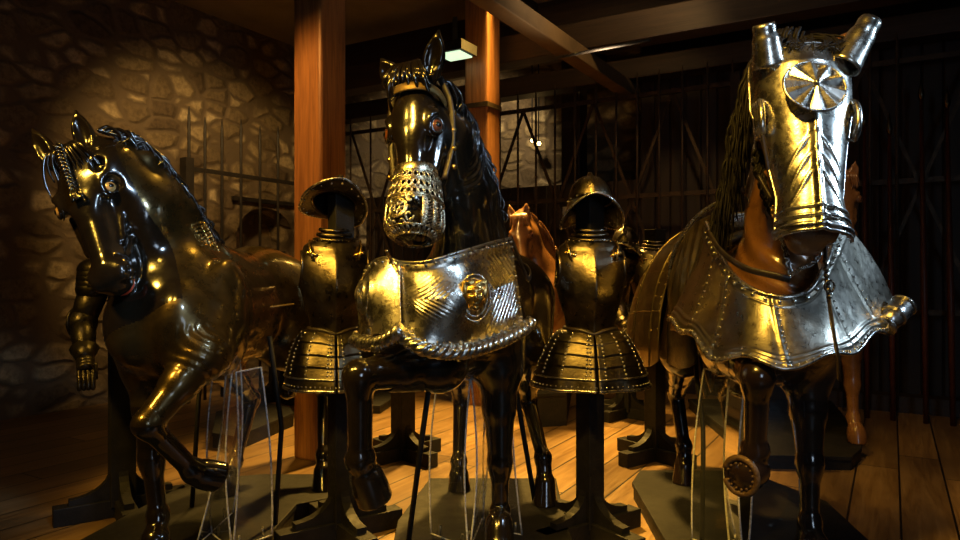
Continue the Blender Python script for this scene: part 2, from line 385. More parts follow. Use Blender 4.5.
# far stone wall behind the fence, right wall, wall behind the camera
room_box('wall_back', corner+Vv[:2]*6.0+U[:2]*2.0, .4, 13, 0, CEIL, M['stone'])
room_box('wall_right', np.array([8.3, 2.2]), 16, .4, 0, CEIL, M['planking'])
room_box('wall_front', np.array([-2.2, -2.6]), .3, 16, 0, CEIL, M['planking'])
# the partition of dark boards behind the lattice fence: low at the left, full height to the right
F0 = np.array([2.4, 7.6])          # a point of the fence line
def fp(s, off=0.0, z=0.0):        # s metres to the LEFT along the fence line, off metres behind it
    q = F0-Vv[:2]*s+U[:2]*off; return np.array([q[0], q[1], z])
def fs(px):
    r = (px-480)/FPX; return (F0[0]-r*F0[1])/(Vv[0]-r*Vv[1]) if False else (F0[0]-r*F0[1])/(Vv[0]+r*(-Vv[1])*1.0)
def fence_s(px):
    r = (px-480)/FPX   # F0x - s Vx = r (F0y - s Vy)
    return (F0[0]-r*F0[1])/(Vv[0]-r*Vv[1])
sA = fence_s(346); sB = fence_s(628); sC = -4.6
c_ = (fp(sA, .5)+fp(sB, .5))/2; room_box('wall_partition', c_[:2], .08, sA-sB, 0, 2.50, M['planking'])
c_ = (fp(sB, .5)+fp(sC, .5))/2; room_box('wall_partition', c_[:2], .08, sB-sC, 0, CEIL, M['planking'])
c_ = (fp(sA, .3)+fp(sC, .3))/2; room_box('trim_1', c_[:2], .22, sA-sC, 0, .16, M['dark_timber'])
# ceiling beams
def beam(name, a, b, wd, z0, z1, mat):
    a = np.array(a, float); b = np.array(b, float); c = (a+b)/2; L = np.linalg.norm(b-a); ang = math.atan2(b[1]-a[1], b[0]-a[0])
    mb = MB(); mb.box((0, 0, 0), (L, wd, z1-z0)); o = mb.build(name, mat, None, smooth=False, bevel=.01)
    o.location = (c[0], c[1], (z0+z1)/2); o.rotation_euler = (0, 0, ang); o['kind'] = 'structure'; return o
def zpt(px, py, z):
    d = (z-EYE)*FPX/(270-py); return np.array([(px-480)/FPX*d, d])
q = np.array([-1.2, 5.2])+U[:2]*2.78; beam('ceiling_beam', q-Vv[:2]*2.4, q+Vv[:2]*6, .26, 3.62, 3.90, M['dark_timber'])
q = np.array([-.5, 8.9]); beam('ceiling_beam', q-Vv[:2]*2.8, q+Vv[:2]*6, .26, 4.1, CEIL, M['dark_timber'])
q = zpt(625, 95, 3.46); beam('ceiling_beam', q-U[:2]*6, q+U[:2]*.15, .17, 3.46, 3.615, M['pale_timber'])
p1 = np.array([-1.2, 5.2]); p2 = p1+U[:2]*2.4; p3 = p1+U[:2]*4.85
beam('ceiling_beam', p1-U[:2]*5, p1+U[:2]*7, .30, 4.22, CEIL, M['dark_timber'])
beam('ceiling_beam', fp(6, .15)[:2], fp(-5, .15)[:2], .25, 3.615, 3.85, M['dark_timber'])

def timber_post(p, label, mat, band=True):
    t = thing('timber_post', (p[0], p[1], 0), label, 'post')
    mb = MB(); mb.box((p[0], p[1], 2.11), (.275, .275, 4.22), rz=-TH+math.radians(0)); mb.build('shaft', mat, t, smooth=False, bevel=.02)
    if band:
        b = MB(); b.box((p[0], p[1], 3.28 if band is True else band), (.295, .295, .05), rz=-TH); b.build('iron_band', M['iron'], t, smooth=False)
    return t
timber_post(p1, 'thick orange-brown timber post standing behind the left armour', M['orange_timber'], None)
timber_post(p2, 'orange-brown timber post with iron band, rising behind the central black horse', M['orange_timber'], 3.1)
timber_post(p3, 'dark far timber post seen through the lattice behind the fence', M['dark_timber'], None)

# lattice fence
TOP = 3.40
fence = thing('lattice_fence', fp(fence_s(560)), 'long rusty iron lattice fence with spiked bars and diagonal braces along the back', 'fence')
for z in (TOP, 2.25, 1.0):
    mb = MB(); mb.bar(fp(sA, 0, z), fp(sC, 0, z), .03, .05); mb.build('rail', M['iron'], fence, smooth=False)
for px in (352, 372, 395, 501, 519, 537, 556, 576, 597, 617, 638, 660, 683, 708, 733, 762, 800, 845, 870, 897):
    s_ = fence_s(px); mb = MB(); mb.tube([fp(s_, -.03, .05), fp(s_, -.03, TOP+.12), fp(s_, -.03, TOP+.26)], [.014, .014, .003], 8)
    mb.build('bar', M['iron'], fence)
ss = np.linspace(sA-.1, sC+.2, 11)
for a, b in zip(ss[:-1], ss[1:]):
    for (za, zb) in ((1.0, TOP), (TOP, 1.0)):
        mb = MB(); mb.bar(fp(a, .02, za), fp(b, .02, zb), .02, .035); mb.build('brace', M['iron'], fence, smooth=False)
for px in (736,):
    s_ = fence_s(px); mb = MB(); mb.box(fp(s_, 0, 1.75), (.10, .10, 3.5), rz=-TH); mb.build('fence_post', M['dark_timber'], fence, smooth=False)

# pole arms standing against the dark boards at the right
for k, (px, zt) in enumerate(((925, 3.0), (893, 2.7), (951, 2.9), (868, 2.8))):
    s_ = fence_s(px); b = fp(s_, -.25, 0); tp = fp(s_+.03, .0, zt)
    t = thing('lance', b, ('reddish lance leaning on the dark fence, near the right edge behind the second floor seam',
        'short reddish lance leaning on the dark fence just right of the flared armour',
        'reddish lance leaning on the dark fence at the far right edge',
        'reddish lance leaning on the fence directly behind the flared armour edge')[k], 'lance', 'lances along the dark fence')
    mb = MB(); mb.tube([b, b*.6+tp*.4, tp], [.022, .03, .014], 8); mb.build('shaft', M['red_pole'], t)
    mb = MB(); mb.tube([tp, tp+(0, 0, .06), tp+(0, 0, .22)], [.018, .03, .002], 6); mb.build('spearhead', M['dark_steel'], t)

# spear rack in front of the left wall
def rk(px, off=.75):
    q = wallpt(px); c = corner+Vv[:2]*off; r = (px-480)/FPX
    t = (c[0]-r*c[1])/(U[0]-r*U[1]); return c-U[:2]*t
rack = thing('wall_rack', (*rk(240), 0), 'iron rack of upright bars standing before the arched recess in the stone wall', 'rack')
for px, ty in ((189, 106), (205, 117), (222, 119), (241, 119), (260, 126), (278, 126)):
    q = rk(px); z = EYE+(270-ty)/FPX*q[1]; mb = MB(); mb.tube([(q[0], q[1], 0), (q[0], q[1], z-.12), (q[0], q[1], z)], [.017, .017, .004], 8); mb.build('bar', M['dark_iron'], rack)
for (za, wdt) in ((168, .045), (330, .045)):
    a = rk(186); b = rk(305); z = EYE+(270-za)/FPX*a[1]; mb = MB(); mb.bar((*a, z), (*b, z), .03, wdt); mb.build('rail', M['dark_iron'], rack, smooth=False)
a = rk(187); z = EYE+(270-178)/FPX*a[1]
mb = MB(); mb.box((*a, z), (.10, .10, .42), rz=-TH); mb.build('bracket', M['dark_iron'], rack, smooth=False)
mb = MB(); mb.bar((*a, 0), (*a, z), .05, .05); mb.build('upright', M['dark_iron'], rack, smooth=False)
a = wallpt(230)+Vv[:2]*.05; b = wallpt(300)+Vv[:2]*.05
t = thing('iron_bar', (*a, EYE), 'dark iron bar fixed level across the wall above the arched recess', 'bar')
z = EYE+(270-198)/FPX*a[1]; mb = MB(); mb.bar((*a, z), (*b, z), .05, .05); mb.build('bar_shaft', M['dark_iron'], t, smooth=False)

# ceiling lamp, far spot lamps, notice
q = zpt(455, 57, 3.55)
t = thing('ceiling_lamp', (*q, CEIL), 'small greenish white glowing ceiling lamp beside the black horse ear', 'lamp')
mb = MB(); mb.box((*q, 3.62), (.34, .30, .10), rz=-TH); mb.build('housing', M['black_paint'], t, smooth=False)
mb = MB(); mb.box((q[0], q[1], 3.562), (.26, .24, .014), rz=-TH); mb.build('diffuser', M['lamp_panel'], t, smooth=False)
mb = MB(); mb.box((*q, 3.81), (.05, .05, .28)); mb.build('stem', M['black_paint'], t, smooth=False)
for px, py, lb in ((532.5, 140.5, 'left one of the two tiny warm spot lamps glowing behind the fence'), (539, 143.5, 'right one of the two tiny warm spot lamps glowing behind the fence'), (466, 109, 'tiny warm spot lamp glowing between the black horse neck and timber post')):
    d = 10.2; c = P(px, py, d); t = thing('spot_lamp', c, lb, 'lamp', 'far spot lamps')
    mb = MB(); mb.ball(c, .030, 12); mb.build('bulb', M['bulb'], t)
    mb = MB(); mb.tube([c+(0, .0, 0), c+(0, .12, .03)], [.045, .04], 12); mb.build('lamp_can', M['black_paint'], t)
    mb = MB(); mb.tube([c+(0, .08, 0), (c[0], c[1]+.08, CEIL)], .010, 6); mb.build('stem', M['black_paint'], t)
c = fp(fence_s(551.5), .44, EYE+(270-208)/FPX*fp(fence_s(551.5))[1])
t = MB(); t.box(c, (.09, .012, .10), rz=-TH)
setp(t.build('notice', M['white_card'], None, smooth=False), 'small white square notice fixed to the dark boards behind the fence', 'sign')
a = P(498, 67, 6.4); b = P(690, 36, 4.9); 
mb = MB(); mb.tube([P(556, 58, 6.1), P(600, 49, 5.6), P(650, 40, 5.2)], .014, 8)
setp(mb.build('conduit', M['dark_iron'], None), 'thin black conduit running under the dark ceiling beam', 'pipe')

# ------------------------------------------------------------------ platforms
def slab(name, pts, h, label, mat=None, mid=None):
    q = [(float(np.array(p)[0]), float(np.array(p)[1])) for p in pts]
    c = np.mean(q, 0); t = thing(name, (*c, 0), label, 'platform')
    mb = MB(); mb.prism([(c[0]+(x-c[0])*.985, c[1]+(y-c[1])*.985) for x, y in q], 0.0, h-.03); mb.build('plinth_side', M['black_paint'], t, smooth=False)
    mb = MB(); mb.prism(q, h-.03, h); mb.build('plinth_top', mat or M['plinth'], t, smooth=False, bevel=.004)
    return t
def fl(px, py, z=0.0):
    d = (EYE-z)*FPX/(py-270); return ((px-480)/FPX*d, d)
PH = .10
# ------------------------------------------------------------------ implicit modelling
class Field:
    def __init__(s): s.p = []; s.mods = []
    def cone(s, a, b, r1, r2, k=.04, lat=None, sc_=1.0, op='u'):
        s.p.append(('c', np.array(a, float), np.array(b, float), r1, r2, k, lat, sc_, op)); return s
    def ell(s, c, r, R=None, k=.04, op='u'):
        s.p.append(('e', np.array(c, float), np.array(r, float), np.eye(3) if R is None else np.array(R, float), None, k, None, 1, op)); return s
    def hoof(s, a, b, r1, r2, k=.012, cutn=None):
        s.p.append(('h', np.array(a, float), np.array(b, float), r1, r2, k, cutn, 1, 'u')); return s
    def chain(s, pts, rs, k=.04, lat=None, sc_=1.0):
        for i in range(len(pts)-1): s.cone(pts[i], pts[i+1], rs[i], rs[i+1], k, lat[i] if isinstance(lat, list) else lat, sc_)
        return s
    def ext(s, q):
        t, a, b, r1, r2 = q[:5]
        if t == 'e': R = np.sqrt(((q[3]*b)**2).sum(1)); return a-R, a+R
        r = max(r1, r2)*max(1, q[7]); return np.minimum(a, b)-r, np.maximum(a, b)+r
    def evald(s, q, X):
        t, a, b, r1, r2, k, lat, sc_, op = q
        if t == 'e':
            l = (X-a)@r1 if r1 is not None else X-a
            k0 = np.sqrt(((l/b)**2).sum(-1))+1e-9; k1 = np.sqrt(((l/b**2)**2).sum(-1))+1e-9
            return k0*(k0-1)/k1
        pa = X-a; ba = b-a; m = 1.0
        if lat is not None and t == 'c':
            L = np.asarray(lat, float); L = L/np.linalg.norm(L); pa = pa+(pa@L)[..., None]*L*(1/sc_-1); ba = ba+(ba@L)*L*(1/sc_-1); m = min(1, sc_)
        h = (pa@ba)/(ba@ba)
        if t == 'c':
            h = np.clip(h, 0, 1); return (np.sqrt(((pa-h[..., None]*ba)**2).sum(-1))-(r1+(r2-r1)*h))*m
        hh = np.clip(h, 0, 1.5); d = np.sqrt(((pa-hh[..., None]*ba)**2).sum(-1))-(r1+(r2-r1)*hh)
        n = (ba/np.linalg.norm(ba)) if lat is None else np.asarray(lat, float)
        return np.maximum(d, (X-b)@n)
    def mesh(s, h):
        ex = [s.ext(q) for q in s.p if q[8] == 'u']
        lo = np.min([e[0] for e in ex], 0)-.04; hi = np.max([e[1] for e in ex], 0)+.04
        n = np.ceil((hi-lo)/h).astype(int)+1
        F = np.full(n, .2, np.float32); ax = [lo[i]+np.arange(n[i])*h for i in range(3)]
        for q in s.p:
            a, b = s.ext(q); k = q[5]; mg = k+2*h+.01
            i0 = np.maximum(((a-mg-lo)/h).astype(int), 0); i1 = np.minimum(((b+mg-lo)/h).astype(int)+2, n)
            if (i1 <= i0).any(): continue
            sl = tuple(slice(i0[j], i1[j]) for j in range(3))
            X = np.stack(np.meshgrid(*[ax[j][sl[j]] for j in range(3)], indexing='ij'), -1)
            d = s.evald(q, X).astype(np.float32); G = F[sl]
            if q[8] == 'u':
                hh = np.maximum(k-np.abs(G-d), 0)/k; F[sl] = np.minimum(G, d)-hh*hh*k*.25
            else:
                d = -d; hh = np.maximum(k-np.abs(G-d), 0)/k; F[sl] = np.maximum(G, d)+hh*hh*k*.25
        for (a, b, fn) in s.mods:
            a = np.array(a); b = np.array(b)
            i0 = np.maximum(((a-lo)/h).astype(int), 0); i1 = np.minimum(((b-lo)/h).astype(int)+2, n)
            if (i1 <= i0).any(): continue
            sl = tuple(slice(i0[j], i1[j]) for j in range(3))
            X = np.stack(np.meshgrid(*[ax[j][sl[j]] for j in range(3)], indexing='ij'), -1)
            F[sl] += fn(X).astype(np.float32)
        return nets(F, lo, h)
def nets(F, lo, h):
    S = F < 0; n = np.array(F.shape)
    c = np.zeros(n-1, np.int8)
    for dx in (0, 1):
        for dy in (0, 1):
            for dz in (0, 1):
                c += S[dx:n[0]-1+dx, dy:n[1]-1+dy, dz:n[2]-1+dz]
    I, J, K = np.nonzero((c > 0) & (c < 8))
    idx = np.full(n-1, -1, np.int64); idx[I, J, K] = np.arange(len(I))
    acc = np.zeros((len(I), 3)); cnt = np.zeros(len(I))
    cor = [(x, y, z) for x in (0, 1) for y in (0, 1) for z in (0, 1)]
    val = {q: F[I+q[0], J+q[1], K+q[2]] for q in cor}
    for a in cor:
        for d in range(3):
            if a[d] == 0:
                b = list(a); b[d] = 1; b = tuple(b); va = val[a]; vb = val[b]
                m = (va < 0) != (vb < 0); t = np.where(m, va/(va-vb+1e-12), 0)
                p = np.zeros((len(I), 3)); p += a; p[:, d] += t; acc += p*m[:, None]; cnt += m
    V = (acc/cnt[:, None]+np.stack([I, J, K], 1))*h+lo
    Q = []
    for d in range(3):
        e = [0, 0, 0]; e[d] = 1; u, v = [(1, 2), (2, 0), (0, 1)][d]
        A = S[tuple(slice(0, -1) if k == d else slice(1, -1) for k in range(3))]
        B = S[tuple(slice(1, None) if k == d else slice(1, -1) for k in range(3))]
        i = np.array(np.nonzero(A != B)).T; 
        flip = A[tuple(i.T)]
        i = i+np.array([0 if k == d else 1 for k in range(3)])
        eu = np.zeros(3, int); eu[u] = 1; ev = np.zeros(3, int); ev[v] = 1
        q = [idx[tuple((i-x).T)] for x in (eu*0, eu, eu+ev, ev)]
        q = np.stack(q, 1); q[~flip] = q[~flip][:, ::-1]; Q.append(q)
    Q = np.concatenate(Q); Q = Q[(Q >= 0).all(1)]
    # one light smoothing pass
    for lam in (.5, .5):
        s = np.zeros_like(V); k = np.zeros(len(V))
        for a in range(4):
            b = (a+1) % 4; np.add.at(s, Q[:, a], V[Q[:, b]]); np.add.at(k, Q[:, a], 1)
            np.add.at(s, Q[:, b], V[Q[:, a]]); np.add.at(k, Q[:, b], 1)
        V = V+lam*(s/np.maximum(k, 1)[:, None]-V)
    return V, Q
def field_obj(F, h, name, mat, parent):
    V, Q = F.mesh(h); o_ = np.array(org(parent)); V = V-o_
    me = bpy.data.meshes.new(name)
    me.vertices.add(len(V)); me.vertices.foreach_set('co', V.astype(np.float32).ravel())
    me.loops.add(len(Q)*4); me.loops.foreach_set('vertex_index', Q.astype(np.int32).ravel())
    me.polygons.add(len(Q)); me.polygons.foreach_set('loop_start', np.arange(0, len(Q)*4, 4, dtype=np.int32))
    me.polygons.foreach_set('loop_total', np.full(len(Q), 4, dtype=np.int32)); me.update(calc_edges=True); me.validate()
    me.polygons.foreach_set('use_smooth', [True]*len(me.polygons)); me.materials.append(mat)
    o = bpy.data.objects.new(name, me); COL.objects.link(o); o.parent = parent
    return o
def nrm(v): v = np.asarray(v, float); return v/np.linalg.norm(v)

class Head:
    """head frame: origin poll, X down the face, Y horse's left, Z out of the forehead"""
    def __init__(s, poll, nose, lat, k=1.0, W=1.16):
        s.W = W; s.o = np.array(poll, float); x = nrm(np.array(nose)-s.o); s.L = np.linalg.norm(np.array(nose)-s.o)
        y = np.array(lat, float); y = nrm(y-x*(x@y)); z = np.cross(x, y); s.R = np.stack([x, y, z], 1); s.k = s.L/.60*k
    def __call__(s, x, y, z): return s.o+s.R@(np.array([x, y*s.W, z])*s.k)
    def pts(s, A): return s.o+(np.asarray(A, float)*np.array([1, s.W, 1])*s.k)@s.R.T
    def shape(s, F, ears=((-.19, .085, .0), (-.19, -.085, .0)), mouth=0.0, k0=1.0):
        H = s; k = s.k; R = s.R
        E = lambda c, r, kk=.03, op='u', RR=None: F.ell(H(*c), np.array(r)*k*(np.array([1, H.W, 1]) if RR is None else 1), R if RR is None else R@RR, kk*k, op)
        Cn = lambda a, b, r1, r2, kk=.03, lat=None, sc_=1, op='u': F.cone(H(*a), H(*b), r1*k, r2*k, kk*k, lat, sc_, op)
        E((.09, 0, -.085), (.12, .082, .095))
        E((.14, 0, -.022), (.13, .078, .034), .03)                      # forehead
        Cn((.20, 0, -.110), (.47, 0, -.100), .092, .062, .03)
        Cn((.20, 0, -.040), (.50, 0, -.042), .034, .026, .03, R[:, 1], 1.45)   # flat nasal plane
        for y in (1, -1):
            E((.165, y*.052, -.170), (.125, .034, .105), .022)          # cheek disc
            Cn((.20, y*.034, -.200), (.50, y*.022, -.158), .044, .027, .03)
            E((.160, y*.080, -.030), (.058, .028, .030), .014)          # orbit bone
            Cn((.20, y*.090, -.098), (.38, y*.068, -.088), .013, .009, .014) # facial crest
            E((.530, y*.045, -.062), (.050, .026, .036), .02)          # nostril wing
            Cn((.45, y*.056, -.120), (.28, y*.082, -.170), .009, .007, .014)
            Cn((.40, y*.064, -.085), (.30, y*.084, -.150), .008, .007, .014)
        E((.525, 0, -.092), (.070, .058, .076), .03)
        E((.572, 0, -.105), (.030, .044, .034), .02)
        E((.540, 0, -.162), (.042, .036, .020), .006)
        E((.505, 0, -.172), (.032, .028, .020), .02)
        for y in (1, -1):
            E((.33, y*.098, -.045), (.10, .030, .018), .03, 's')         # hollow beside the nasal bone
            E((.09, y*.092, -.010), (.030, .020, .016), .02, 's')        # hollow above the eye
            E((.186, y*.112, -.026), (.036, .030, .030), .010, 's')      # eye socket
            E((.556, y*.072, -.058), (.022, .018, .014), .006, 's')      # nostril
        E((.61, 0, -.140), (.105, .11, .006+.014*mouth), .008, 's')     # mouth
        for i, e in enumerate(ears):
            y = 1 if i == 0 else -1
            a = np.array((.0, y*.060, -.04)); b = np.array(e); d = b-a; L = np.linalg.norm(d)
            x = nrm(d); zz = nrm(np.array([0.0, y*.25, 1])-x*(x@np.array([0, y*.25, 1]))); yy = np.cross(zz, x)
            RR = np.stack([x, yy, zz], 1)
            E(a+d*.42, (L*.46, .042, .030), .02, 'u', RR); Cn(a+d*.55, a+d*1.02, .022, .007, .03)
            E(a+d*.52+zz*.026, (L*.38, .027, .022), .008, 's', RR)
        return F
    def eyes(s, parent, mat):
        for y in (1, -1):
            c = s(.186, y*.088, -.044); k = s.k; out = nrm(s.R@np.array([.08, y*.74, .66]))
            mb = MB(); mb.ball(c, .0265*k, 24); e = mb.build('eye', mat, parent)
            mb = MB(); mb.ball(c+out*.0160*k, .0135*k, 14); mb.build('pupil', M['pupil'], e)
            a = np.arange(24)/24*2*PI; t1 = nrm(np.cross(out, s.R[:, 0])); t2 = s.R[:, 0]-out*(s.R[:, 0]@out); t2 = nrm(t2)
            mb = MB()
            t_ = np.linspace(0, 2*PI, 28, endpoint=False)
            mb.tube([c+k*(t2*math.cos(q)*.029+t1*math.sin(q)*.022+out*.013) for q in t_], k*.0062, 8, closed=True)
            t_ = np.linspace(-.25, PI+.25, 18); u_ = t1 if (t1@s.R[:, 2]) > 0 else -t1
            mb.tube([c+k*(t2*math.cos(q)*.040+u_*math.sin(q)*.034+out*.006) for q in t_], k*.007*(.25+.75*np.clip(np.sin(t_), 0, 1)), 8)
            mb.build('eyelid', parent['_bm'] if False else s.mat, parent)

def leg_front(F, sh, el, kn, fe, co, so, back, sole_n=None, f=1.0):
    """shoulder, elbow, knee, fetlock, coronet, sole; back = direction of the tendons"""
    b = np.array(back, float); sh, el, kn, fe, co, so = [np.array(v, float) for v in (sh, el, kn, fe, co, so)]
    F.cone(sh, el, .15*f, .115*f, .08)
    mid = el*.55+kn*.45
    F.cone(el, mid, .105*f, .078*f, .05); F.cone(mid, kn, .074*f, .054*f, .03)
    F.ell(kn, (.060*f,)*3, None, .02); F.ell(kn+nrm(fe-kn)*.035*f, (.052*f,)*3, None, .015)
    F.cone(kn, fe, .046*f, .038*f, .02); F.cone(kn+b*.022*f, fe+b*.024*f, .030*f, .028*f, .012)
    F.ell(fe, (.052*f,)*3, None, .02); F.ell(fe+b*.028*f, (.036*f,)*3, None, .02)
    F.cone(fe, co, .044*f, .046*f, .015); F.ell(co, (.056*f,)*3, None, .012)
    F.hoof(co, so, .060*f, .068*f, .022, sole_n); F.ell(co*.55+so*.45, (.062*f,)*3, None, .02)
def leg_hind(F, hip, st, hk, fe, co, so, back, f=1.0):
    b = np.array(back, float); hip, st, hk, fe, co, so = [np.array(v, float) for v in (hip, st, hk, fe, co, so)]
    F.cone(hip, st, .21*f, .15*f, .09); F.cone(st, hk*.6+st*.4, .135*f, .072*f, .05); F.cone(hk*.6+st*.4, hk, .070*f, .05*f, .03)
    F.ell(hk, (.056*f, .056*f, .066*f), None, .02); F.ell(hk+b*.045*f+np.array([0, 0, .02]), (.030*f,)*3, None, .02)
    F.cone(hk, fe, .048*f, .038*f, .02); F.cone(hk+b*.026*f, fe+b*.022*f, .030*f, .028*f, .012)
    F.ell(fe, (.052*f,)*3, None, .02); F.cone(fe, co, .044*f, .046*f, .015); F.ell(co, (.056*f,)*3, None, .012)
    F.hoof(co, so, .058*f, .070*f, .012, np.array([0, 0, -1.0]))
class Frame:
    def __init__(s, o, ang): s.o = np.array([o[0], o[1], 0.0]); a = math.radians(ang); s.h = np.array([math.cos(a), math.sin(a), 0]); s.l = np.array([-s.h[1], s.h[0], 0]); s.R = np.stack([s.h, s.l, [0, 0, 1.0]], 1)
    def __call__(s, x, y, z): return s.o+s.R@np.array([x, y, z], float)
def torso(F, T, f=1.0, fat=1.0):
    R = T.R
    F.cone(T(.28, 0, 1.20), T(-.34, 0, 1.21), .305, .30, .1, T.l, .90*fat)
    F.ell(T(.46, 0, 1.18), (.23, .26, .29), R, .1)
    F.cone(T(.42, 0, 1.42), T(.12, 0, 1.40), .11, .11, .1)
    F.ell(T(-.42, 0, 1.25), (.30, .29, .27), R, .1)
    for y in (1, -1):
        F.ell(T(-.50, y*.13, 1.16), (.25, .17, .29), R, .06)
        F.ell(T(.59, y*.11, 1.16), (.13, .12, .19), R, .03)
        F.ell(T(.38, y*.21, 1.18), (.17, .09, .27), R, .04)
def stand_front(F, T, x, y, z0, dx=.0, dy=0.0):
    leg_front(F, T(x+.06, y*.85, 1.12), T(x, y, .95), T(x+.02+dx*.4, y+dy*.4, .53), T(x+.01+dx*.8, y+dy*.8, z0+.17), T(x+.05+dx, y+dy, z0+.085), T(x+.07+dx, y+dy, z0), -T.h, np.array([0, 0, -1.0]))
# ------------------------------------------------------------------ the three large horses
HV = 0.007
def strap(mb, pts, wd, th, up=None, n=6):
    mb.tube(cr(pts, n), wd, 8, flat=th/wd, up=up)
def side_tube(mb, H, pts, r, y, flat=1): mb.tube(H.pts(cr([(a, y*b, c) for a, b, c in pts], 6)), r, 8, flat=flat)

# ---- left horse: dark bronze-brown, head lowered and turned
TL = Frame((-1.34, 3.62), -97)
left = thing("horse_statue", (-1.34, 3.62, PH), 'bare dark bronze-brown horse statue at left, head bowed, red mouth open', 'horse statue')
HL = Head(P(68, 158, 3.00), P(102, 280, 2.78), (.965, -.17, -.07), 1.04); HL.mat = M['black_varnish']
F = Field(); torso(F, TL, 1, .92)
latm = [nrm(TL.l*.7+HL.R[:, 1]*.3)]*2+[nrm(TL.l*.3+HL.R[:, 1]*.7)]*3
F.chain([P(190, 300, 3.36), P(174, 262, 3.30), P(158, 215, 3.20), P(124, 180, 3.12), P(88, 168, 3.09)], [.27, .235, .185, .15, .11], .06, latm[0], .62)
F.chain([P(214, 256, 3.42), P(186, 208, 3.28), P(148, 160, 3.16), P(94, 144, 3.08)], [.05, .04, .038, .035], .05)
HL.shape(F, ears=((-.175, .08, .02), (-.20, -.09, .01)), mouth=.9)
stand_front(F, TL, .40, -.16, PH, .06, .10)
leg_front(F, TL(.48, .17, 1.14), P(205, 352, 3.02), P(147, 424, 2.80), P(193, 470, 2.98), P(203, 474, 3.02), P(219, 477, 3.06), nrm(P(160, 470, 2.9)-P(165, 440, 2.85)), nrm(P(219, 477, 3.06)-P(195, 468, 2.98)))
hf = (-.93, 4.12); leg_hind(F, TL(-.45, .15, 1.22), TL(-.36, .20, .98), (-.99, 4.42, .64), (-.95, 4.22, .27), (-.94, 4.16, PH+.085), (*hf, PH), -TL.h)
leg_hind(F, TL(-.45, -.15, 1.22), TL(-.30, -.20, .92), (-1.42, 4.30, .60), (-1.46, 4.12, .26), (-1.47, 4.05, PH+.085), (-1.47, 4.02, PH), -TL.h)
jaw = HL(.16, .05, -.16)
def folds(c, r0, r1, wl, amp, H=None):
    def fn(X):
        mk_ = 1.0
        if H is not None:
            q = (X-H.o)@H.R/H.k; mk_ = np.clip(np.maximum((-q[..., 2]-.20)/.05, (-.01-q[..., 0])/.05), 0, 1)
        r = np.sqrt(((X-c)**2).sum(-1)); w_ = np.clip((r-r0)/.03, 0, 1)*np.clip((r1-r)/.05, 0, 1)
        return -amp*mk_*w_*np.sin(r*2*PI/wl)
    return fn
F.mods.append((jaw-.3, jaw+.3, folds(jaw, .12, .27, .032, .005, HL)))
kp = P(195, 362, 2.98); F.mods.append((kp-.16, kp+.16, folds(P(215, 330, 3.1), .12, .30, .022, .0022)))
bl = field_obj(F, HV, 'horse_body', M['brown_varnish'], left)
bl.data.materials.append(M['black_varnish']); pc = np.zeros(len(bl.data.polygons)*3, np.float32); bl.data.polygons.foreach_get('center', pc); pc = pc.reshape(-1, 3)+np.array(org(left))
hl_ = (pc-HL.o)@HL.R; bl.data.polygons.foreach_set('material_index', ((hl_[:, 0] > -.02) & (hl_[:, 2] > -.27*HL.k) & (hl_[:, 0] < .75) & (np.abs(hl_[:, 1]) < .2) | (hl_[:, 0] > -.24) & (hl_[:, 0] < 0) & (hl_[:, 2] > -.06) | (pc[:, 2] < .78)).astype(np.int32))
HL.eyes(left, M['glass_eye'])
# the head is darker than the body: painted face shell is the same mesh; mouth lining and forelock are parts
mb = MB(); mb.ball(HL(.545, 0, -.138), np.array([.050, .048, .016])*HL.k, 14, HL.R); mb.build('tongue', M['red_paint'], left)
mb = MB(); random.seed(3)
cb = HL(-.02, 0, .02)
for s_ in range(3):          # braided forelock down the forehead
    t = np.linspace(0, 1, 40); ph = s_*2*PI/3
    A = np.stack([-.04+.22*t, .012*np.sin(t*26+ph)*(1-.3*t), .045+.006*np.sin(t*52+ph*2)-.02*t], 1); mb.tube(HL.pts(A), .0085*HL.k, 6)
for s_ in range(22):
    a = random.uniform(-1, 1); x1 = random.uniform(.02, .12)
    A = cr([(-.05, a*.02, .01), (-.02, a*.06, .035), (x1*.6, a*.09, .020), (x1+.03, a*.098, -.01)], 6)
    mb.tube(HL.pts(A), np.linspace(.010, .003, len(A))*HL.k, 5)
for s_ in range(9):
    a = random.uniform(-1, 1)
    A = cr([(.17, a*.01, .03), (.20, a*.03, .034), (.225, a*.03, .03), (.21, a*.012, .034)], 6); mb.tube(HL.pts(A), .005*HL.k, 5)
mb.build('forelock', M['black_varnish'], left)
def crest_mane(parent, path, n, length, mat, seed, side, up0=.04, rad=.012, spread=.03):
    """short carved locks along the crest, laid over to one side"""
    random.seed(seed); mb = MB(); c = cr(path, 20)
    for i in range(n):
        q = c[int((i+random.random())/n*(len(c)-1))]; L = length*random.uniform(.7, 1.2); s_ = nrm(side+np.array([random.uniform(-.3, .3) for _ in range(3)]))
        d = np.array([0, 0, -1.0]); w_ = random.uniform(-1, 1)*spread
        A = cr([q+np.array([0, 0, up0*.2])-s_*.01, q+s_*.03+np.array([0, 0, up0]), q+s_*(.06+abs(w_))+d*L*.5, q+s_*(.065+w_)+d*L], 6)
        mb.tube(A, rad*np.linspace(1, .25, len(A)), 6, flat=.7)
    return mb.build('mane', mat, parent)
crest_mane(left, [P(100, 132, 3.03), P(135, 145, 3.10), P(168, 180, 3.2), P(196, 222, 3.32), P(214, 250, 3.42)], 110, .05, M['black_varnish'], 5, nrm(np.array([.8, .5, 0])), .02, .011, .02)
mb = MB(); random.seed(9)
for i in range(12):           # gilded curling lock at the withers
    q = P(200+i*1.8, 228+i*3.5, 3.3+i*.008); A = [q+np.array([math.cos(a)*.03*(1-a/9)+.01, -.02, math.sin(a)*.03*(1-a/9)]) for a in np.linspace(0, 7, 22)]
    mb.tube(A, .007, 6)
mb.build('curled_lock', M['brass'], left)
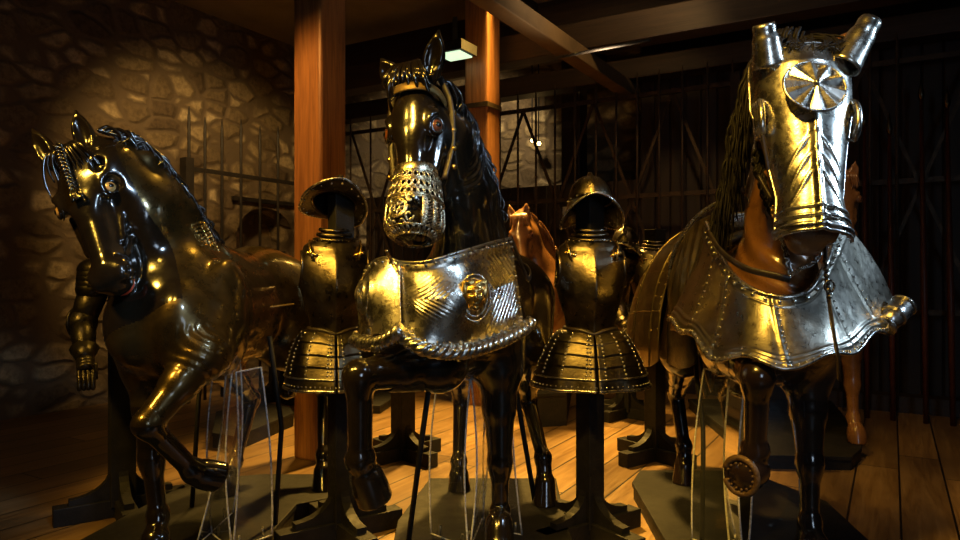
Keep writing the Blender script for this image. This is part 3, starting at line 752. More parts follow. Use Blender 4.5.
mb = MB()          # seam of small nails along the flank, collar seam
def on_barrel(x, ang, r=.305):       # ang from horizontal, left side
    return TL(x, math.cos(ang)*r*.90*1.0, 1.205+math.sin(ang)*r)
mb.tube([on_barrel(x, .02, .312) for x in np.linspace(.05, -.40, 30)], .003, 5)
for x in np.linspace(.05, -.40, 24): mb.ball(on_barrel(x, .02, .314), .006, 6)
mb.build('seam', M['gilt_leather'], left)
mb = MB(); mb.tube([TL(.02, .26, 1.06), TL(.03, .33, .60), TL(.04, .30, PH)], [.013, .013, .013], 8); mb.build('support_rod', M['black_paint'], left)
mb = MB(); mb.tube([TL(-.15, -.20, 1.0), TL(-.15, -.26, PH)], .013, 8); mb.build('support_rod', M['black_paint'], left)
mb = MB(); q = TL(-.70, 0, 1.32)
mb.tube(cr([q, q-TL.h*.10+(0, 0, .02), q-TL.h*.16-(0, 0, .15), q-TL.h*.14-(0, 0, .55), q-TL.h*.15-(0, 0, .75)], 8), [.03]+[.055]*31+[.02], 10)
mb.build('tail', M['black_varnish'], left)

# ---- centre horse: black, prancing, upright head with pierced muzzle
TC = Frame((-.01, 3.75), -103)
cen = thing('horse_statue', (-.01, 3.75, PH), 'glossy black horse statue in the centre with pierced muzzle and embossed chest armour', 'horse statue')
HC = Head(P(410, 80, 3.00), P(402, 234, 2.76), (.92, -.33, .10), 1.0, 1.0); HC.mat = M['black_varnish']
F = Field(); torso(F, TC, 1, 1.0)
lc = nrm(TC.l*.45+HC.R[:, 1]*.55)
F.chain([P(468, 305, 3.36), P(468, 262, 3.32), P(464, 205, 3.24), P(450, 150, 3.14), P(426, 108, 3.07)], [.27, .215, .175, .15, .11], .07, lc, .62)
F.chain([P(500, 250, 3.45), P(486, 190, 3.32), P(466, 132, 3.2), P(430, 88, 3.08)], [.06, .045, .04, .04], .05)
HC.shape(F, ears=((-.155, .120, .03), (-.10, -.110, .02)))
kneeC = P(359, 376, 2.76)
leg_front(F, TC(.46, -.16, 1.10), P(438, 362, 3.02), kneeC, P(359, 460, 2.80), P(367, 478, 2.84), P(375, 500, 2.87), nrm([.75, .6, 0]), nrm(P(375, 500, 2.87)-P(367, 478, 2.84)), 1.13)
leg_front(F, TC(.46, .18, 1.14), TC(.43, .20, .96), P(500, 462, 3.30), P(500, 512, 3.31), P(499, 524, 3.24), P(499, 541, 3.20), -TC.h, np.array([0, 0, -1.0]), 1.02)
leg_hind(F, TC(-.44, -.15, 1.22), TC(-.30, -.20, .95), P(461, 398, 4.32), P(459, 462, 4.16), P(459, 476, 4.12), (-.122, 4.10, PH), -TC.h)
leg_hind(F, TC(-.44, .15, 1.22), TC(-.28, .22, .95), P(528, 400, 4.18), P(543, 458, 3.92), P(545, 483, 3.88), (.36, 3.85, PH), -TC.h)
jaw = HC(.15, .05, -.15); F.mods.append((jaw-.4, jaw+.4, folds(jaw, .12, .31, .030, .006, HC)))
field_obj(F, HV, 'horse_body', M['black_varnish'], cen)
HC.eyes(cen, M['brown_eye'])
crest_mane(cen, [P(442, 84, 3.05), P(462, 118, 3.17), P(480, 165, 3.28), P(494, 215, 3.40)], 60, .10, M['black_varnish'], 11, nrm(np.array([.9, .3, 0])), .01, .012, .02)
mb = MB(); random.seed(21)
for s_ in range(26):
    a = random.uniform(-1, 1); x1 = random.uniform(-.02, .09)
    A = cr([(-.05, a*.02, .0), (-.045, a*.05, .035), (x1*.4, a*.08, .045), (x1, a*.09, .02), (x1-.01, a*.08+.012, .018)], 6)
    mb.tube(HC.pts(A), np.linspace(.011, .003, len(A))*HC.k, 5)
mb.build('forelock', M['black_varnish'], cen)
mb = MB(); up = HC.R[:, 0]
A = HC.pts(cr([(.07, .105, -.09), (.055, .10, -.04), (.05, .07, .012), (.052, 0, .036), (.05, -.07, .012), (.055, -.10, -.04), (.07, -.105, -.09)], 8))
mb.tube(A, .018*HC.k, 8, flat=.25, up=HC.R[:, 0]); mb.build('browband', M['gilt_leather'], cen)
mb = MB()
for y in (1, -1):
    A = HC.pts(cr([(-.03, y*.090, -.06), (.07, y*.122, -.09), (.22, y*.122, -.115), (.36, y*.098, -.11)], 8)); mb.tube(A, .012*HC.k, 8, flat=.35, up=HC.R[:, 1])
    A = HC.pts(cr([(-.01, y*.085, -.10), (.10, y*.10, -.19), (.22, y*.088, -.24), (.28, y*.02, -.28)], 8)); mb.tube(A, .010*HC.k, 8, flat=.35, up=HC.R[:, 1])
mb.build('cheek_strap', M['leather'], cen)
mb = MB()
for xx in (.10, .17, .24, .31):
    for y in (1, -1): mb = MB(); mb.ball(HC(xx, y*.128, -.105-.1*(xx-.1)), .011*HC.k, 8); mb.build('buckle', M['brass'], cen)

a = np.linspace(-2.3, 2.3, 30)
A = np.stack([np.full(30, .345), np.sin(a)*.078, -.085+np.cos(a)*.075], 1); mb = MB(); mb.tube(HC.pts(A), .022*HC.k, 8, flat=.2, up=HC.R[:, 0]); mb.build('noseband', M['silvered'], cen)
# pierced muzzle basket
def cup(u, v):      # u angle (0 = front of face), v 0 top .. 1 bottom
    x = .365+.235*v; r = .088+.020*math.sin(min(v, .75)/.75*PI/2) if v < .72 else .108*math.sqrt(max(0.02, 1-((v-.72)/.30)**2))
    return (x, math.sin(u)*r*.95, -.088+math.cos(u)*r*1.02)
mz = MB()
def wire(uv, r=.0032, closed=False): mz.tube(HC.pts([cup(u, v) for u, v in uv]), r*HC.k, 5, closed=closed)
for v, r in ((0, .006), (.11, .004), (.14, .004), (.28, .004), (.40, .006), (.44, .003), (.86, .004), (.95, .004)):
    wire([(u, v) for u in np.linspace(0, 2*PI, 64, endpoint=False)], r, True)
for i in range(28):
    u0 = i/28*2*PI
    wire([(u0+.09*math.cos(t), .055+.042*math.sin(t)) for t in np.linspace(0, 2*PI, 10, endpoint=False)], .0028, True)
    wire([(u0+.09*math.cos(t), .21+.055*math.sin(t)) for t in np.linspace(0, 2*PI, 10, endpoint=False)], .003, True)
    wire([(u0+.11, .14), (u0+.11, .28)], .0026)
    wire([(u0+.1*math.cos(t), .34+.05*math.sin(t)) for t in np.linspace(0, 2*PI, 8, endpoint=False)], .0026, True)
    wire([(u0, .86), (u0+.11, .95)]); wire([(u0+.22, .86), (u0+.11, .95)])
for sgn in (1, -1):
    for u0 in (.95, 1.35, 1.75):
        for k_ in range(9):
            v0 = .45+k_*.045
            wire([(sgn*(u0-.2), v0), (sgn*u0, v0+.05), (sgn*(u0+.2), v0)], .003)
            wire([(sgn*(u0-.1+.06*math.cos(t)), v0+.02+.02*math.sin(t)) for t in np.linspace(0, 2*PI, 7, endpoint=False)], .002, True)
        wire([(sgn*(u0-.2), .4+.46*t) for t in np.linspace(0, 1, 8)], .004)
        wire([(sgn*(u0+.2), .4+.46*t) for t in np.linspace(0, 1, 8)], .004)
for uc, vc in ((-.12, .62),):   # wheel medallion
    for R_ in (.34, .28, .10): wire([(uc+R_*math.cos(t), vc+R_*.42*math.sin(t)) for t in np.linspace(0, 2*PI, 28, endpoint=False)], .0042, True)
    for k_ in range(8):
        t = k_*PI/4; wire([(uc+r_*math.cos(t), vc+r_*.42*math.sin(t)) for r_ in (.06, .17, .30)], .0045)
for s_ in (1, -1):
    for sgn in (1, -1):      # scrolls around the medallion
        wire([(-.12+sgn*(.42+.16*math.cos(t)*(1-t/9)), .62+s_*(.13+.09*math.sin(t)*(1-t/9))) for t in np.linspace(0, 6, 20)], .004)
        wire([(-.12+sgn*(.1+.45*t), .43+.02*math.sin(t*9) if s_ > 0 else .83-.03*math.sin(t*9)) for t in np.linspace(0, 1, 14)], .004)
mz.build('muzzle_basket', M['silvered'], cen)
# collar strap round the neck base
mb = MB(); q = P(462, 258, 3.30); n_ = nrm(P(466, 205, 3.25)-P(468, 300, 3.35)); l_ = nrm(lc-n_*(lc@n_)); f_ = np.cross(n_, l_)
A = [q+l_*math.cos(t)*.145+f_*math.sin(t)*.225 for t in np.linspace(0, 2*PI, 48, endpoint=False)]
mb.tube(A, .022, 8, closed=True, flat=.35, up=n_); mb.build('neck_strap', M['leather'], cen)

def plate(top, bot, nu, nv, bulge, disp=None, mids=None):
    """sheet between two edge curves of (px,py,d); bulge pushes the middle towards the outside"""
    tp = crn([P(*p) for p in top], nu); bt = crn([P(*p) for p in bot], nu)
    md = crn([P(*p) for p in mids], nu) if mids is not None else None
    v = np.linspace(0, 1, nv)[None, :, None]
    if md is None: G = tp[:, None]*(1-v)+bt[:, None]*v
    else: G = tp[:, None]*(1-v)*(1-2*v)+md[:, None]*4*v*(1-v)+bt[:, None]*v*(2*v-1)
    def normals(G):
        du = np.gradient(G, axis=0); dv = np.gradient(G, axis=1); n = np.cross(du, dv); n /= np.linalg.norm(n, axis=-1, keepdims=True)+1e-9
        n[(n[..., 1] > 0)] *= 1
        if n[nu//2, nv//2, 1] > 0: n = -n
        return n
    if disp is not None:
        u = np.linspace(0, 1, nu)[:, None]; vv = np.linspace(0, 1, nv)[None, :]; G = G+normals(G)*disp(u, vv)[..., None]
    return G, normals(G)
def uvpt(G, u, v):
    nu, nv = G.shape[:2]; return G[min(nu-1, int(u*(nu-1)+.5)), min(nv-1, int(v*(nv-1)+.5))]
def rope(mb, pts, r, turns, n=12):
    mb.tube(pts, r, n, rfun=lambda s_, a: .92+.24*np.abs(np.cos(2*a+s_*turns*2*PI)))
sg = lambda x: 1/(1+np.exp(-x))
# right-hand (viewer) main plate of the peytral, and the globose plate over the raised leg
def dispC(u, v):
    g = .055*np.exp(-(((u-.36)/.20)**2+((v-.52)/.30)**2))           # main boss
    g = g+.018*np.exp(-(((u-.45)/.055)**2+((v-.46)/.13)**2))         # face medallion mound
    c = np.abs(v-.50)*1.2+(u-.78); ch = np.sin((u+np.abs(v-.48)*.55)*2*PI/.043)
    m = sg((u-.66)/.02)*sg((.97-u)/.01)*sg((v-.16)/.02)*sg((.86-v)/.02)
    g = g+.0032*ch*m
    d2 = np.sin((u-np.abs(v-.46)*.8)*2*PI/.04); m2 = sg((u-.14)/.02)*sg((.30-u)/.02)*sg((v-.26)/.03)*sg((.62-v)/.03); g = g+.003*d2*m2
    return g+.004*sg((.09-v)/.01)
Gp, Np = plate([(398, 262, 2.86), (425, 262, 2.80), (460, 252, 2.84), (490, 243, 2.98), (511, 238, 3.14)],
               [(402, 333, 2.76), (425, 346, 2.72), (460, 349, 2.78), (495, 340, 2.92), (524, 326, 3.08)], 200, 90, 0, dispC)
pey = MB().grid(Gp).build('peytral', M['pale_steel'], cen, solid=.004)
mb = MB(); e = Gp[:, -1]+np.array([0, -.006, -.012]); e = np.concatenate([e, [P(531, 322, 3.12)]]); rope(mb, crn(e, 400), .028, 11, 30); mb.build('roped_edge', M['pale_steel'], pey)
mb = MB(); mb.tube(Gp[::4, 0]+np.array([0, -.003, 0]), .006, 8)
mb.build('rolled_border', M['steel'], pey)
for u, v in [(u, .05) for u in np.linspace(.02, .98, 17)]+[(u, .93) for u in np.linspace(.03, .97, 14)]+[(.985, v) for v in np.linspace(.1, .9, 8)]:
    mb = MB(); mb.ball(uvpt(Gp, u, v)+uvpt(Np, u, v)*.003, .006, 8); mb.build('rivet', M['steel'], pey)
# lion/face medallion in relief
c = uvpt(Gp, .45, .48); n_ = nrm(np.array([.12, -1, .05])); c = c+n_*.006; ux = nrm(np.cross([0, 0, 1.0], n_)); 
if ux[0] < 0: ux = -ux
uz = nrm(np.cross(n_, ux)); uz = uz if uz[2] > 0 else -uz
RF = np.stack([ux, uz, n_], 1); E_ = lambda x, y, z, r: Fm.ell(c+(ux*x+uz*y+n_*z)*1.3, np.array(r)*1.3, RF, .008)
Fm = Field(); E_(0, 0, .004, (.034, .046, .018)); E_(0, -.004, .020, (.007, .016, .010)); E_(0, .018, .018, (.022, .006, .006)); E_(0, -.024, .018, (.014, .006, .007)); E_(0, -.036, .012, (.012, .010, .008))
for s_ in (1, -1):
    E_(s_*.013, -.008, .014, (.011, .013, .008)); Fm.ell(c+(ux*s_*.012+uz*.008+n_*.022)*1.3, (.009, .006, .010), RF, .003, 's'); E_(s_*.033, .018, .006, (.009, .030, .009)); E_(s_*.02, .042, .006, (.02, .01, .009))
Fm.ell(c+(-uz*.030+n_*.022)*1.3, (.012, .003, .008), RF, .002, 's')
field_obj(Fm, .0025, 'face_medallion', M['brass'], pey)
mb = MB()
for rr in (1.0, 1.25):
    mb.tube([c+ux*math.cos(t)*.050*rr+uz*math.sin(t)*.070*rr*(1.15 if math.sin(t) < 0 else 1)+n_*(.003-.006*(rr-1)*4) for t in np.linspace(0, 2*PI, 40, endpoint=False)], .0035, 6, closed=True)
for s_ in (1, -1):
    mb.tube(cr([c+ux*s_*.05+uz*.06+n_*-.002, c+ux*s_*.075+uz*.02-n_*.006, c+ux*s_*.065-uz*.04-n_*.008, c+ux*s_*.03-uz*.09-n_*.01], 8), .004, 6)
    mb.tube(cr([c+ux*s_*.08+uz*.03-n_*.008, c+ux*s_*.10+uz*.0-n_*.012, c+ux*s_*.085-uz*.015-n_*.008], 8), .0035, 6)
mb.build('medallion_scrolls', M['pale_steel'], pey)
def dispS(u, v):
    g = .060*np.exp(-(((u-.42)/.34)**2+((v-.42)/.36)**2))
    for k_ in range(4): g = g+.004*np.exp(-((np.hypot((u-.1)*1.0, (v-.42))-.25-k_*.09)/.018)**2)*sg((v-.2)/.03)*sg((.7-v)/.03)
    return g
Gs, Ns = plate([(366, 280, 3.10), (372, 266, 2.98), (385, 258, 2.90), (400, 262, 2.85)],
               [(357, 334, 2.98), (368, 335, 2.86), (384, 333, 2.78), (401, 329, 2.74)], 90, 80, 0, dispS)
sh = MB().grid(Gs).build('shoulder_plate', M['pale_steel'], cen, solid=.004)
mb = MB(); e = crn([P(355, 340, 2.98), P(368, 344, 2.86), P(384, 342, 2.77), P(402, 330, 2.72)], 120); rope(mb, crn(e, 240), .028, 6, 30); mb.build('roped_edge', M['pale_steel'], sh)
mb = MB(); mb.tube(Gs[::3, 0], .006, 8)
mb.build('rolled_border', M['steel'], sh)
for u in np.linspace(.05, .95, 9): mb = MB(); mb.ball(uvpt(Gs, u, .06)+uvpt(Ns, u, .06)*.003, .006, 8); mb.build('rivet', M['steel'], sh)
mb = MB()     # straps holding the plates
mb.tube(cr([P(386, 250, 2.80), P(392, 262, 2.84), P(398, 272, 2.82)], 5), .008, 6); mb.build('plate_strap', M['brass'], cen)
mb = MB(); mb.tube(cr([P(511, 238, 3.14), TC(.20, .30, 1.36), TC(.05, .27, 1.42), TC(-.02, 0, 1.53)], 8), .016, 8, flat=.4); mb.build('shoulder_strap', M['leather'], cen)
# padded dark cuff on the raised forearm
mb = MB(); a0 = P(385, 372, 2.86); a1 = P(418, 364, 2.97); ax_ = nrm(a1-a0)
mb.tube([a0, a0+ax_*.02, a1-ax_*.03, a1, a1+ax_*.015], [.083, .092, .114, .120, .110], 24, cap=False); mb.build('leg_cuff', M['leather'], cen)
mb = MB(); mb.tube([P(435, 345, 3.2), P(423, 430, 3.12), P(408, 545, 3.30)], .013, 8); mb.build('support_rod', M['black_paint'], cen)
mb = MB(); mb.tube([P(513, 372, 3.85), P(535, 503, 3.86)], .014, 8); mb.build('support_rod', M['black_paint'], cen)
mb = MB(); q = TC(-.70, 0, 1.32)
mb.tube(cr([q, q-TC.h*.10+(0, 0, .02), q-TC.h*.16-(0, 0, .15), q-TC.h*.14-(0, 0, .55), q-TC.h*.15-(0, 0, .8)], 8), [.03]+[.06]*31+[.02], 10)
mb.build('tail', M['black_varnish'], cen)
# ---- right horse: chestnut wooden neck, steel head armour, flared peytral, saddle and crupper
TR = Frame((1.34, 3.60), -92)
rig = thing('horse_statue', (1.34, 3.60, PH), 'horse statue at right with chestnut neck, steel face plate and wide flared chest armour', 'horse statue')
HR = Head(P(805, 60, 2.72), P(820, 240, 2.46), (1, -.10, .06), 1.0); HR.mat = M['dark_chestnut']
F = Field(); torso(F, TR)
latr = nrm(TR.l*.5+HR.R[:, 1]*.5)
F.chain([P(778, 310, 3.08), P(776, 268, 3.05), P(778, 215, 3.01), P(784, 150, 2.97), P(794, 105, 2.90)], [.27, .205, .165, .145, .11], .07, latr, .66)
F.chain([P(752, 262, 3.35), P(758, 190, 3.14), P(772, 115, 3.0), P(790, 68, 2.84)], [.05, .045, .04, .04], .05)
HR.shape(F, ears=((-.10, .14, .01), (-.05, -.10, .03)))
kR = P(757, 377, 2.64)
leg_front(F, TR(.46, -.17, 1.10), P(745, 352, 2.98), kR, P(755, 450, 2.76), P(752, 470, 2.79), P(741, 476, 2.745), nrm([.1, 1, 0]), nrm([-.70, -.70, -.05]), 1.1)
stand_front(F, TR, .42, .17, PH, .08, -.02)
leg_hind(F, TR(-.45, -.15, 1.22), TR(-.30, -.19, .95), P(676, 392, 4.42), P(684, 446, 4.30), P(684, 466, 4.27), (1.245, 4.24, PH), -TR.h)
leg_hind(F, TR(-.45, .15, 1.22), TR(-.30, .20, .95), (1.60, 4.50, .60), (1.60, 4.36, .26), (1.60, 4.30, PH+.085), (1.60, 4.27, PH), -TR.h)
kn = P(745, 255, 3.0); F.mods.append((kn-.2, kn+.2, folds(P(820, 215, 2.9), .18, .42, .07, .004)))
body = field_obj(F, HV, 'horse_body', M['dark_chestnut'], rig)
body.data.materials.append(M['chestnut'])
o_ = np.array(org(rig)); vs = np.zeros(len(body.data.vertices)*3, np.float32); body.data.vertices.foreach_get('co', vs); vs = vs.reshape(-1, 3)+o_
pc = np.zeros(len(body.data.polygons)*3, np.float32); body.data.polygons.foreach_get('center', pc); pc = pc.reshape(-1, 3)+o_
body.data.polygons.foreach_set('material_index', ((pc[:, 2] > 1.16) & (pc[:, 1] < 3.7)).astype(np.int32))
HR.eyes(rig, M['brown_eye'])
# chanfron
def chan(u, v):    # u -1..1 across, v 0..1 down
    x = -.035+.60*v
    w_ = np.interp(v, [0, .1, .3, .5, .8, 1], [.128, .132, .130, .104, .080, .090])
    dp = np.interp(v, [0, .1, .3, .5, .8, 1], [.115, .13, .135, .105, .09, .085])
    a = u*1.45; top = np.interp(v, [0, .12, .3, .6, 1], [.035, .055, .050, .028, .020])
    rid = .014*math.exp(-(a/.10)**2)*min(1, max(0, (v-.38)/.08))
    y = math.sin(a)*w_; z = top-dp*(1-math.cos(a))*1.05+rid
    ch = 0
    if v > .42:
        for k_ in range(3):
            d_ = (abs(a)*.22+.0-(v-.50-.09*k_)*.9)
            ch += .004*math.exp(-(d_/.008)**2)*(1 if .04 < abs(a) < .85 else 0)
    return (x, y, z+ch)
nu, nv = 90, 120
G = np.array([[HR(*chan(-1+2*i/(nu-1), j/(nv-1))) for j in range(nv)] for i in range(nu)])
mask = np.ones((nu, nv), bool)
for i in range(nu):
    for j in range(nv):
        u = -1+2*i/(nu-1); v = j/(nv-1)
        if ((abs(u)-.90)/.20)**2+((v-.375)/.058)**2 < 1: mask[i, j] = False
ch = MB().grid(G, mask=mask).build('face_plate', M['pale_steel'], rig, solid=.004)
mb = MB()
for y in (1, -1):      # raised eye guards
    a = np.linspace(0, PI, 20)
    mb = MB()
    for k_ in range(3):
        mb.tube([HR(.190+.056*math.cos(t), y*(.112+.003*k_+.006*math.sin(t)), -.030+.030*math.sin(t)-.020*k_*.6) for t in a], .011*HR.k, 8)
    mb.tube([HR(.190+.050*math.cos(t), y*.116, -.058+.034*math.sin(t)) for t in np.linspace(0, 2*PI, 24, endpoint=False)], .006*HR.k, 6, closed=True)
    mb.build('eye_guard', M['pale_steel'], ch)
mb = MB()
for vv, r_ in ((.90, .0055), (.945, .007), (.995, .011), (1.02, .006)): mb.tube([HR(*chan(u, vv))+HR.R[:, 2]*.004 for u in np.linspace(-1, 1, 40)], r_*HR.k, 8)
mb.tube([HR(*chan(u, 0))+HR.R[:, 2]*.002 for u in np.linspace(-1, 1, 40)], .006, 8)
for y in (1, -1): mb.tube([HR(*chan(y, v)) for v in np.linspace(0, 1, 40) if abs(v-.375) > .07], .0055, 6)
mb.build('rolled_edge', M['steel'], ch)
for y, nm in ((1, 'ear_sheath'), (-1, 'ear_sheath')):
    b = HR(.025, y*.092, .0); tp = HR(-.125, y*.165, .03) if y > 0 else HR(-.075, y*.118, .075)
    ax_ = nrm(tp-b); s2 = nrm(np.cross(ax_, HR.R[:, 2])); s3 = np.cross(ax_, s2); mb = MB(); L_ = np.linalg.norm(tp-b)
    nn = 20; Gq = []
    for i in range(nn):
        t = 2*PI*i/(nn-1)+(-.0 if y > 0 else 0)
        row = []
        for f_ in np.linspace(0, 1, 14):
            r_ = (.052-.020*f_)*HR.k*(1+.06*math.sin(f_*22)*(f_ > .6)); row.append(b+ax_*L_*f_+s2*math.cos(t)*r_+s3*math.sin(t)*r_*.85)
        Gq.append(row)
    mb.grid(np.array(Gq)); mb.build(nm, M['pale_steel'] if y > 0 else M['pale_steel'], ch, solid=.004)
# fluted roundel
cR = HR(*chan(-.02, .30)); nR = nrm(HR.R[:, 2]*.97+HR.R[:, 1]*.05-HR.R[:, 0]*.08); cR = cR+nR*.024
e1 = nrm(np.cross(nR, [0, 0, 1.0])); e2 = np.cross(nR, e1); mb = MB(); Gr = []
for i in range(96):
    t = i/96*2*PI; ph = (t/(2*PI)*20) % 2; hgt = (ph-.5)*.018 if ph < 1 else (.5-(ph-1))*.018
    Gr.append([cR+(e1*math.cos(t)+e2*math.sin(t))*r_+nR*(.020*(1-r_/.110)+hgt*r_/.110) for r_ in np.linspace(.004, .110, 8)])
rd = mb.grid(np.array(Gr), closeu=True).build('fluted_roundel', M['pale_steel'], ch, smooth=False, solid=.003)
mb = MB(); mb.tube([cR+(e1*math.cos(t)+e2*math.sin(t))*.112 for t in np.linspace(0, 2*PI, 48, endpoint=False)], .006, 8, closed=True)
mb.ball(cR+nR*.02, .013, 14); mb.tube([cR+nR*.02, cR+nR*.045], [.007, .002], 8); mb.build('roundel_rim', M['steel'], rd)
# long hair mane on the near side and topknot
random.seed(31); mb = MB()
cm = cr([P(802, 40, 2.78), P(775, 48, 2.86), P(758, 80, 2.95), P(748, 125, 3.04), P(738, 180, 3.14), P(728, 222, 3.26)], 20)
for i in range(300):
    f_ = random.random(); q = cm[int(f_*(len(cm)-1))]+np.array([random.uniform(-.02, .02) for _ in range(3)])
    L_ = random.uniform(.20, .42)*(1-.25*f_); ou = nrm(np.array([-.85, -.45, 0])+np.array([random.uniform(-.35, .35), random.uniform(-.35, .35), 0])); w1 = random.uniform(0, 6)
    A = []
    for t in np.linspace(0, 1, 12): A.append(q+ou*(.035+.055*math.sin(min(1, t*2.2)*PI/2))+np.array([.007*math.sin(t*7+w1), .008*math.cos(t*6+w1), .03*(t < .1)-L_*t]))
    mb.tube(A, np.linspace(.0075, .0022, 12), 5)
for i in range(70):
    a = random.uniform(-1, 1); A = cr([HR(-.02, a*.05, -.02), HR(-.075+random.uniform(-.02, .02), a*.07, .0), HR(-.05, a*.10+random.uniform(-.03, .03), .03), HR(-.01+random.uniform(-.02, .02), a*.10-.02, .045)], 5)
    mb.tube(A, np.linspace(.007, .002, len(A)), 5)
mb.build('mane', M['black_hair'], rig)
mb = MB(); random.seed(5)      # dark curly lock beside the face
for i in range(60):
    q = P(757+random.uniform(-3, 8), 160+random.uniform(-12, 12), 2.78); L_ = random.uniform(.10, .21); w1 = random.uniform(0, 6)
    mb.tube([q+np.array([.05*t+.010*math.sin(t*16+w1), .010*math.cos(t*15+w1), -L_*t]) for t in np.linspace(0, 1, 14)], np.linspace(.006, .002, 14), 5)
mb.build('hair_lock', M['black_hair'], rig)
# peytral: flared plates
def dispR(u, v):
    g = 0
    for uu in (.16, .30, .50, .685, .84): g = g+.006*np.exp(-((u-uu)/.006)**2)-.003*np.exp(-((u-uu)/.018)**2)
    lam = np.sin(v*PI)*.02
    ed = .005*(np.exp(-((v-.86)/.014)**2)+np.exp(-((v-.92)/.014)**2))+.004*np.exp(-((v-.13)/.012)**2)
    return g+ed-lam*.9
Gt, Nt = plate([(706, 222, 3.30), (718, 250, 3.06), (738, 280, 2.84), (772, 296, 2.72), (806, 293, 2.70), (824, 268, 2.72), (833, 242, 2.86), (839, 217, 3.02)],
               [(668, 322, 3.36), (688, 334, 3.02), (716, 358, 2.76), (752, 360, 2.60), (790, 364, 2.54), (838, 356, 2.60), (880, 333, 2.82), (900, 318, 3.06)], 240, 70, 0, dispR)
_u = np.linspace(0, 1, 240)[:, None]; _v = np.linspace(0, 1, 70)[None, :]
Gt = Gt+(np.clip((_u-.70)/.30, 0, 1)**2*np.sin(_v*PI))[..., None]*np.array([.045, .0, .03])
# scalloped lower edge
u = np.linspace(0, 1, 240)[:, None, None]; v = np.linspace(0, 1, 70)[None, :, None]
Gt = Gt+np.array([0, 0, 1.0])*(v**6)*(-.018)*np.cos((u-.5)*2*PI/.19)
pr = MB().grid(Gt).build('peytral', M['pitted_steel'], rig, solid=.005)
mb = MB(); mb.tube(Gt[::3, 0], .011, 10); mb.tube(Gt[::3, -1], .008, 8)
for u in np.linspace(.03, .97, 26): mb.ball(uvpt(Gt, u, .075)+uvpt(Nt, u, .075)*.004, .009, 10)
for u in np.linspace(.01, .99, 60): mb.ball(uvpt(Gt, u, .965)+uvpt(Nt, u, .965)*.003, .0045, 6)
for uu in (.16, .30, .50, .685, .84):
    for v in np.linspace(.16, .84, 9): mb.ball(uvpt(Gt, uu+.012, v)+uvpt(Nt, uu+.012, v)*.003, .0045, 6)
mb.build('rolled_rim', M['pale_steel'], pr)
mb = MB()     # flared tubular tip at the right end
mb.tube([P(884, 326, 2.90), P(892, 318, 2.92), P(903, 306, 2.95)], [.040, .045, .050], 20, cap=False)
for k_ in range(3): 
    t = k_/2; q = P(884, 326, 2.90)*(1-t)+P(903, 306, 2.95)*t; mb.tube([q, q+nrm(P(903, 306, 2.95)-P(884, 326, 2.90))*.008], .050+.004*t, 20)
mb.build('flared_end', M['steel'], pr, solid=.003)
# straps, chain and medallion
mb = MB(); A = [TR(.5, 0, 1)]  
mb.tube(cr([P(708, 232, 3.02), P(722, 252, 2.92), P(745, 268, 2.80), P(776, 276, 2.72), P(790, 280, 2.70)], 8), .014, 8, flat=.5); mb.build('rein', M['leather'], rig)
mb = MB()
def chain_links(mb, pts, n, r=.008, th=.0028):
    c_ = crn(pts, n)
    for i in range(n-1):
        a, b = c_[i], c_[i+1]; d_ = nrm(b-a); s_ = nrm(np.cross(d_, [0, 1.0, .2] if i % 2 else [1.0, .1, .3])); m_ = (a+b)/2
        mb.tube([m_+d_*math.cos(t)*r*1.5+s_*math.sin(t)*r*.9 for t in np.linspace(0, 2*PI, 10, endpoint=False)], th, 5, closed=True)
chain_links(mb, [P(777, 224, 2.70), P(784, 246, 2.70), P(791, 275, 2.69)], 13, .009, .0045)
chain_links(mb, [P(791, 275, 2.68), P(802, 268, 2.62), P(815, 262, 2.60), P(824, 248, 2.60)], 14)
mb.build('bit_chain', M['steel'], rig)
mb = MB(); q = P(776, 211, 2.70); mb.ball(q, (.022, .010, .034), 16)
for i in range(10): t = i/10*2*PI; mb.ball(q+np.array([math.cos(t)*.020, -.008, math.sin(t)*.030]), .0055, 8)
for i in range(6): t = i/6*2*PI; mb.ball(q+np.array([math.cos(t)*.009, -.010, math.sin(t)*.015]), .005, 8)
mb.build('gilt_medallion', M['brass'], rig)
mb = MB(); mb.tube(cr([P(762, 130, 2.66), P(768, 165, 2.66), P(774, 200, 2.68)], 6), .009, 8, flat=.5); mb.tube(cr([P(758, 175, 2.72), P(772, 200, 2.68)], 6), .008, 8); mb.build('cheek_strap', M['leather'], rig)
st = MB(); A = cr([P(825, 245, 2.56), P(826, 275, 2.56), P(829, 300, 2.54), P(834, 335, 2.50), P(838, 358, 2.50), P(839, 380, 2.55)], 8); st.tube(A, .013, 8, flat=.35, up=(0, 1, 0))
so = st.build('hanging_strap', M['leather'], rig)
mb = MB()
for k_ in range(6): mb.ball(P(825+k_*.8, 262+k_*7, 2.535), .010, 8)
mb.tube([P(829, 286, 2.53)+np.array([math.cos(t)*.018, -.004, math.sin(t)*.022]) for t in np.linspace(0, 2*PI, 12, endpoint=False)], .004, 6, closed=True)
mb.build('strap_buckle', M['dark_steel'], so)
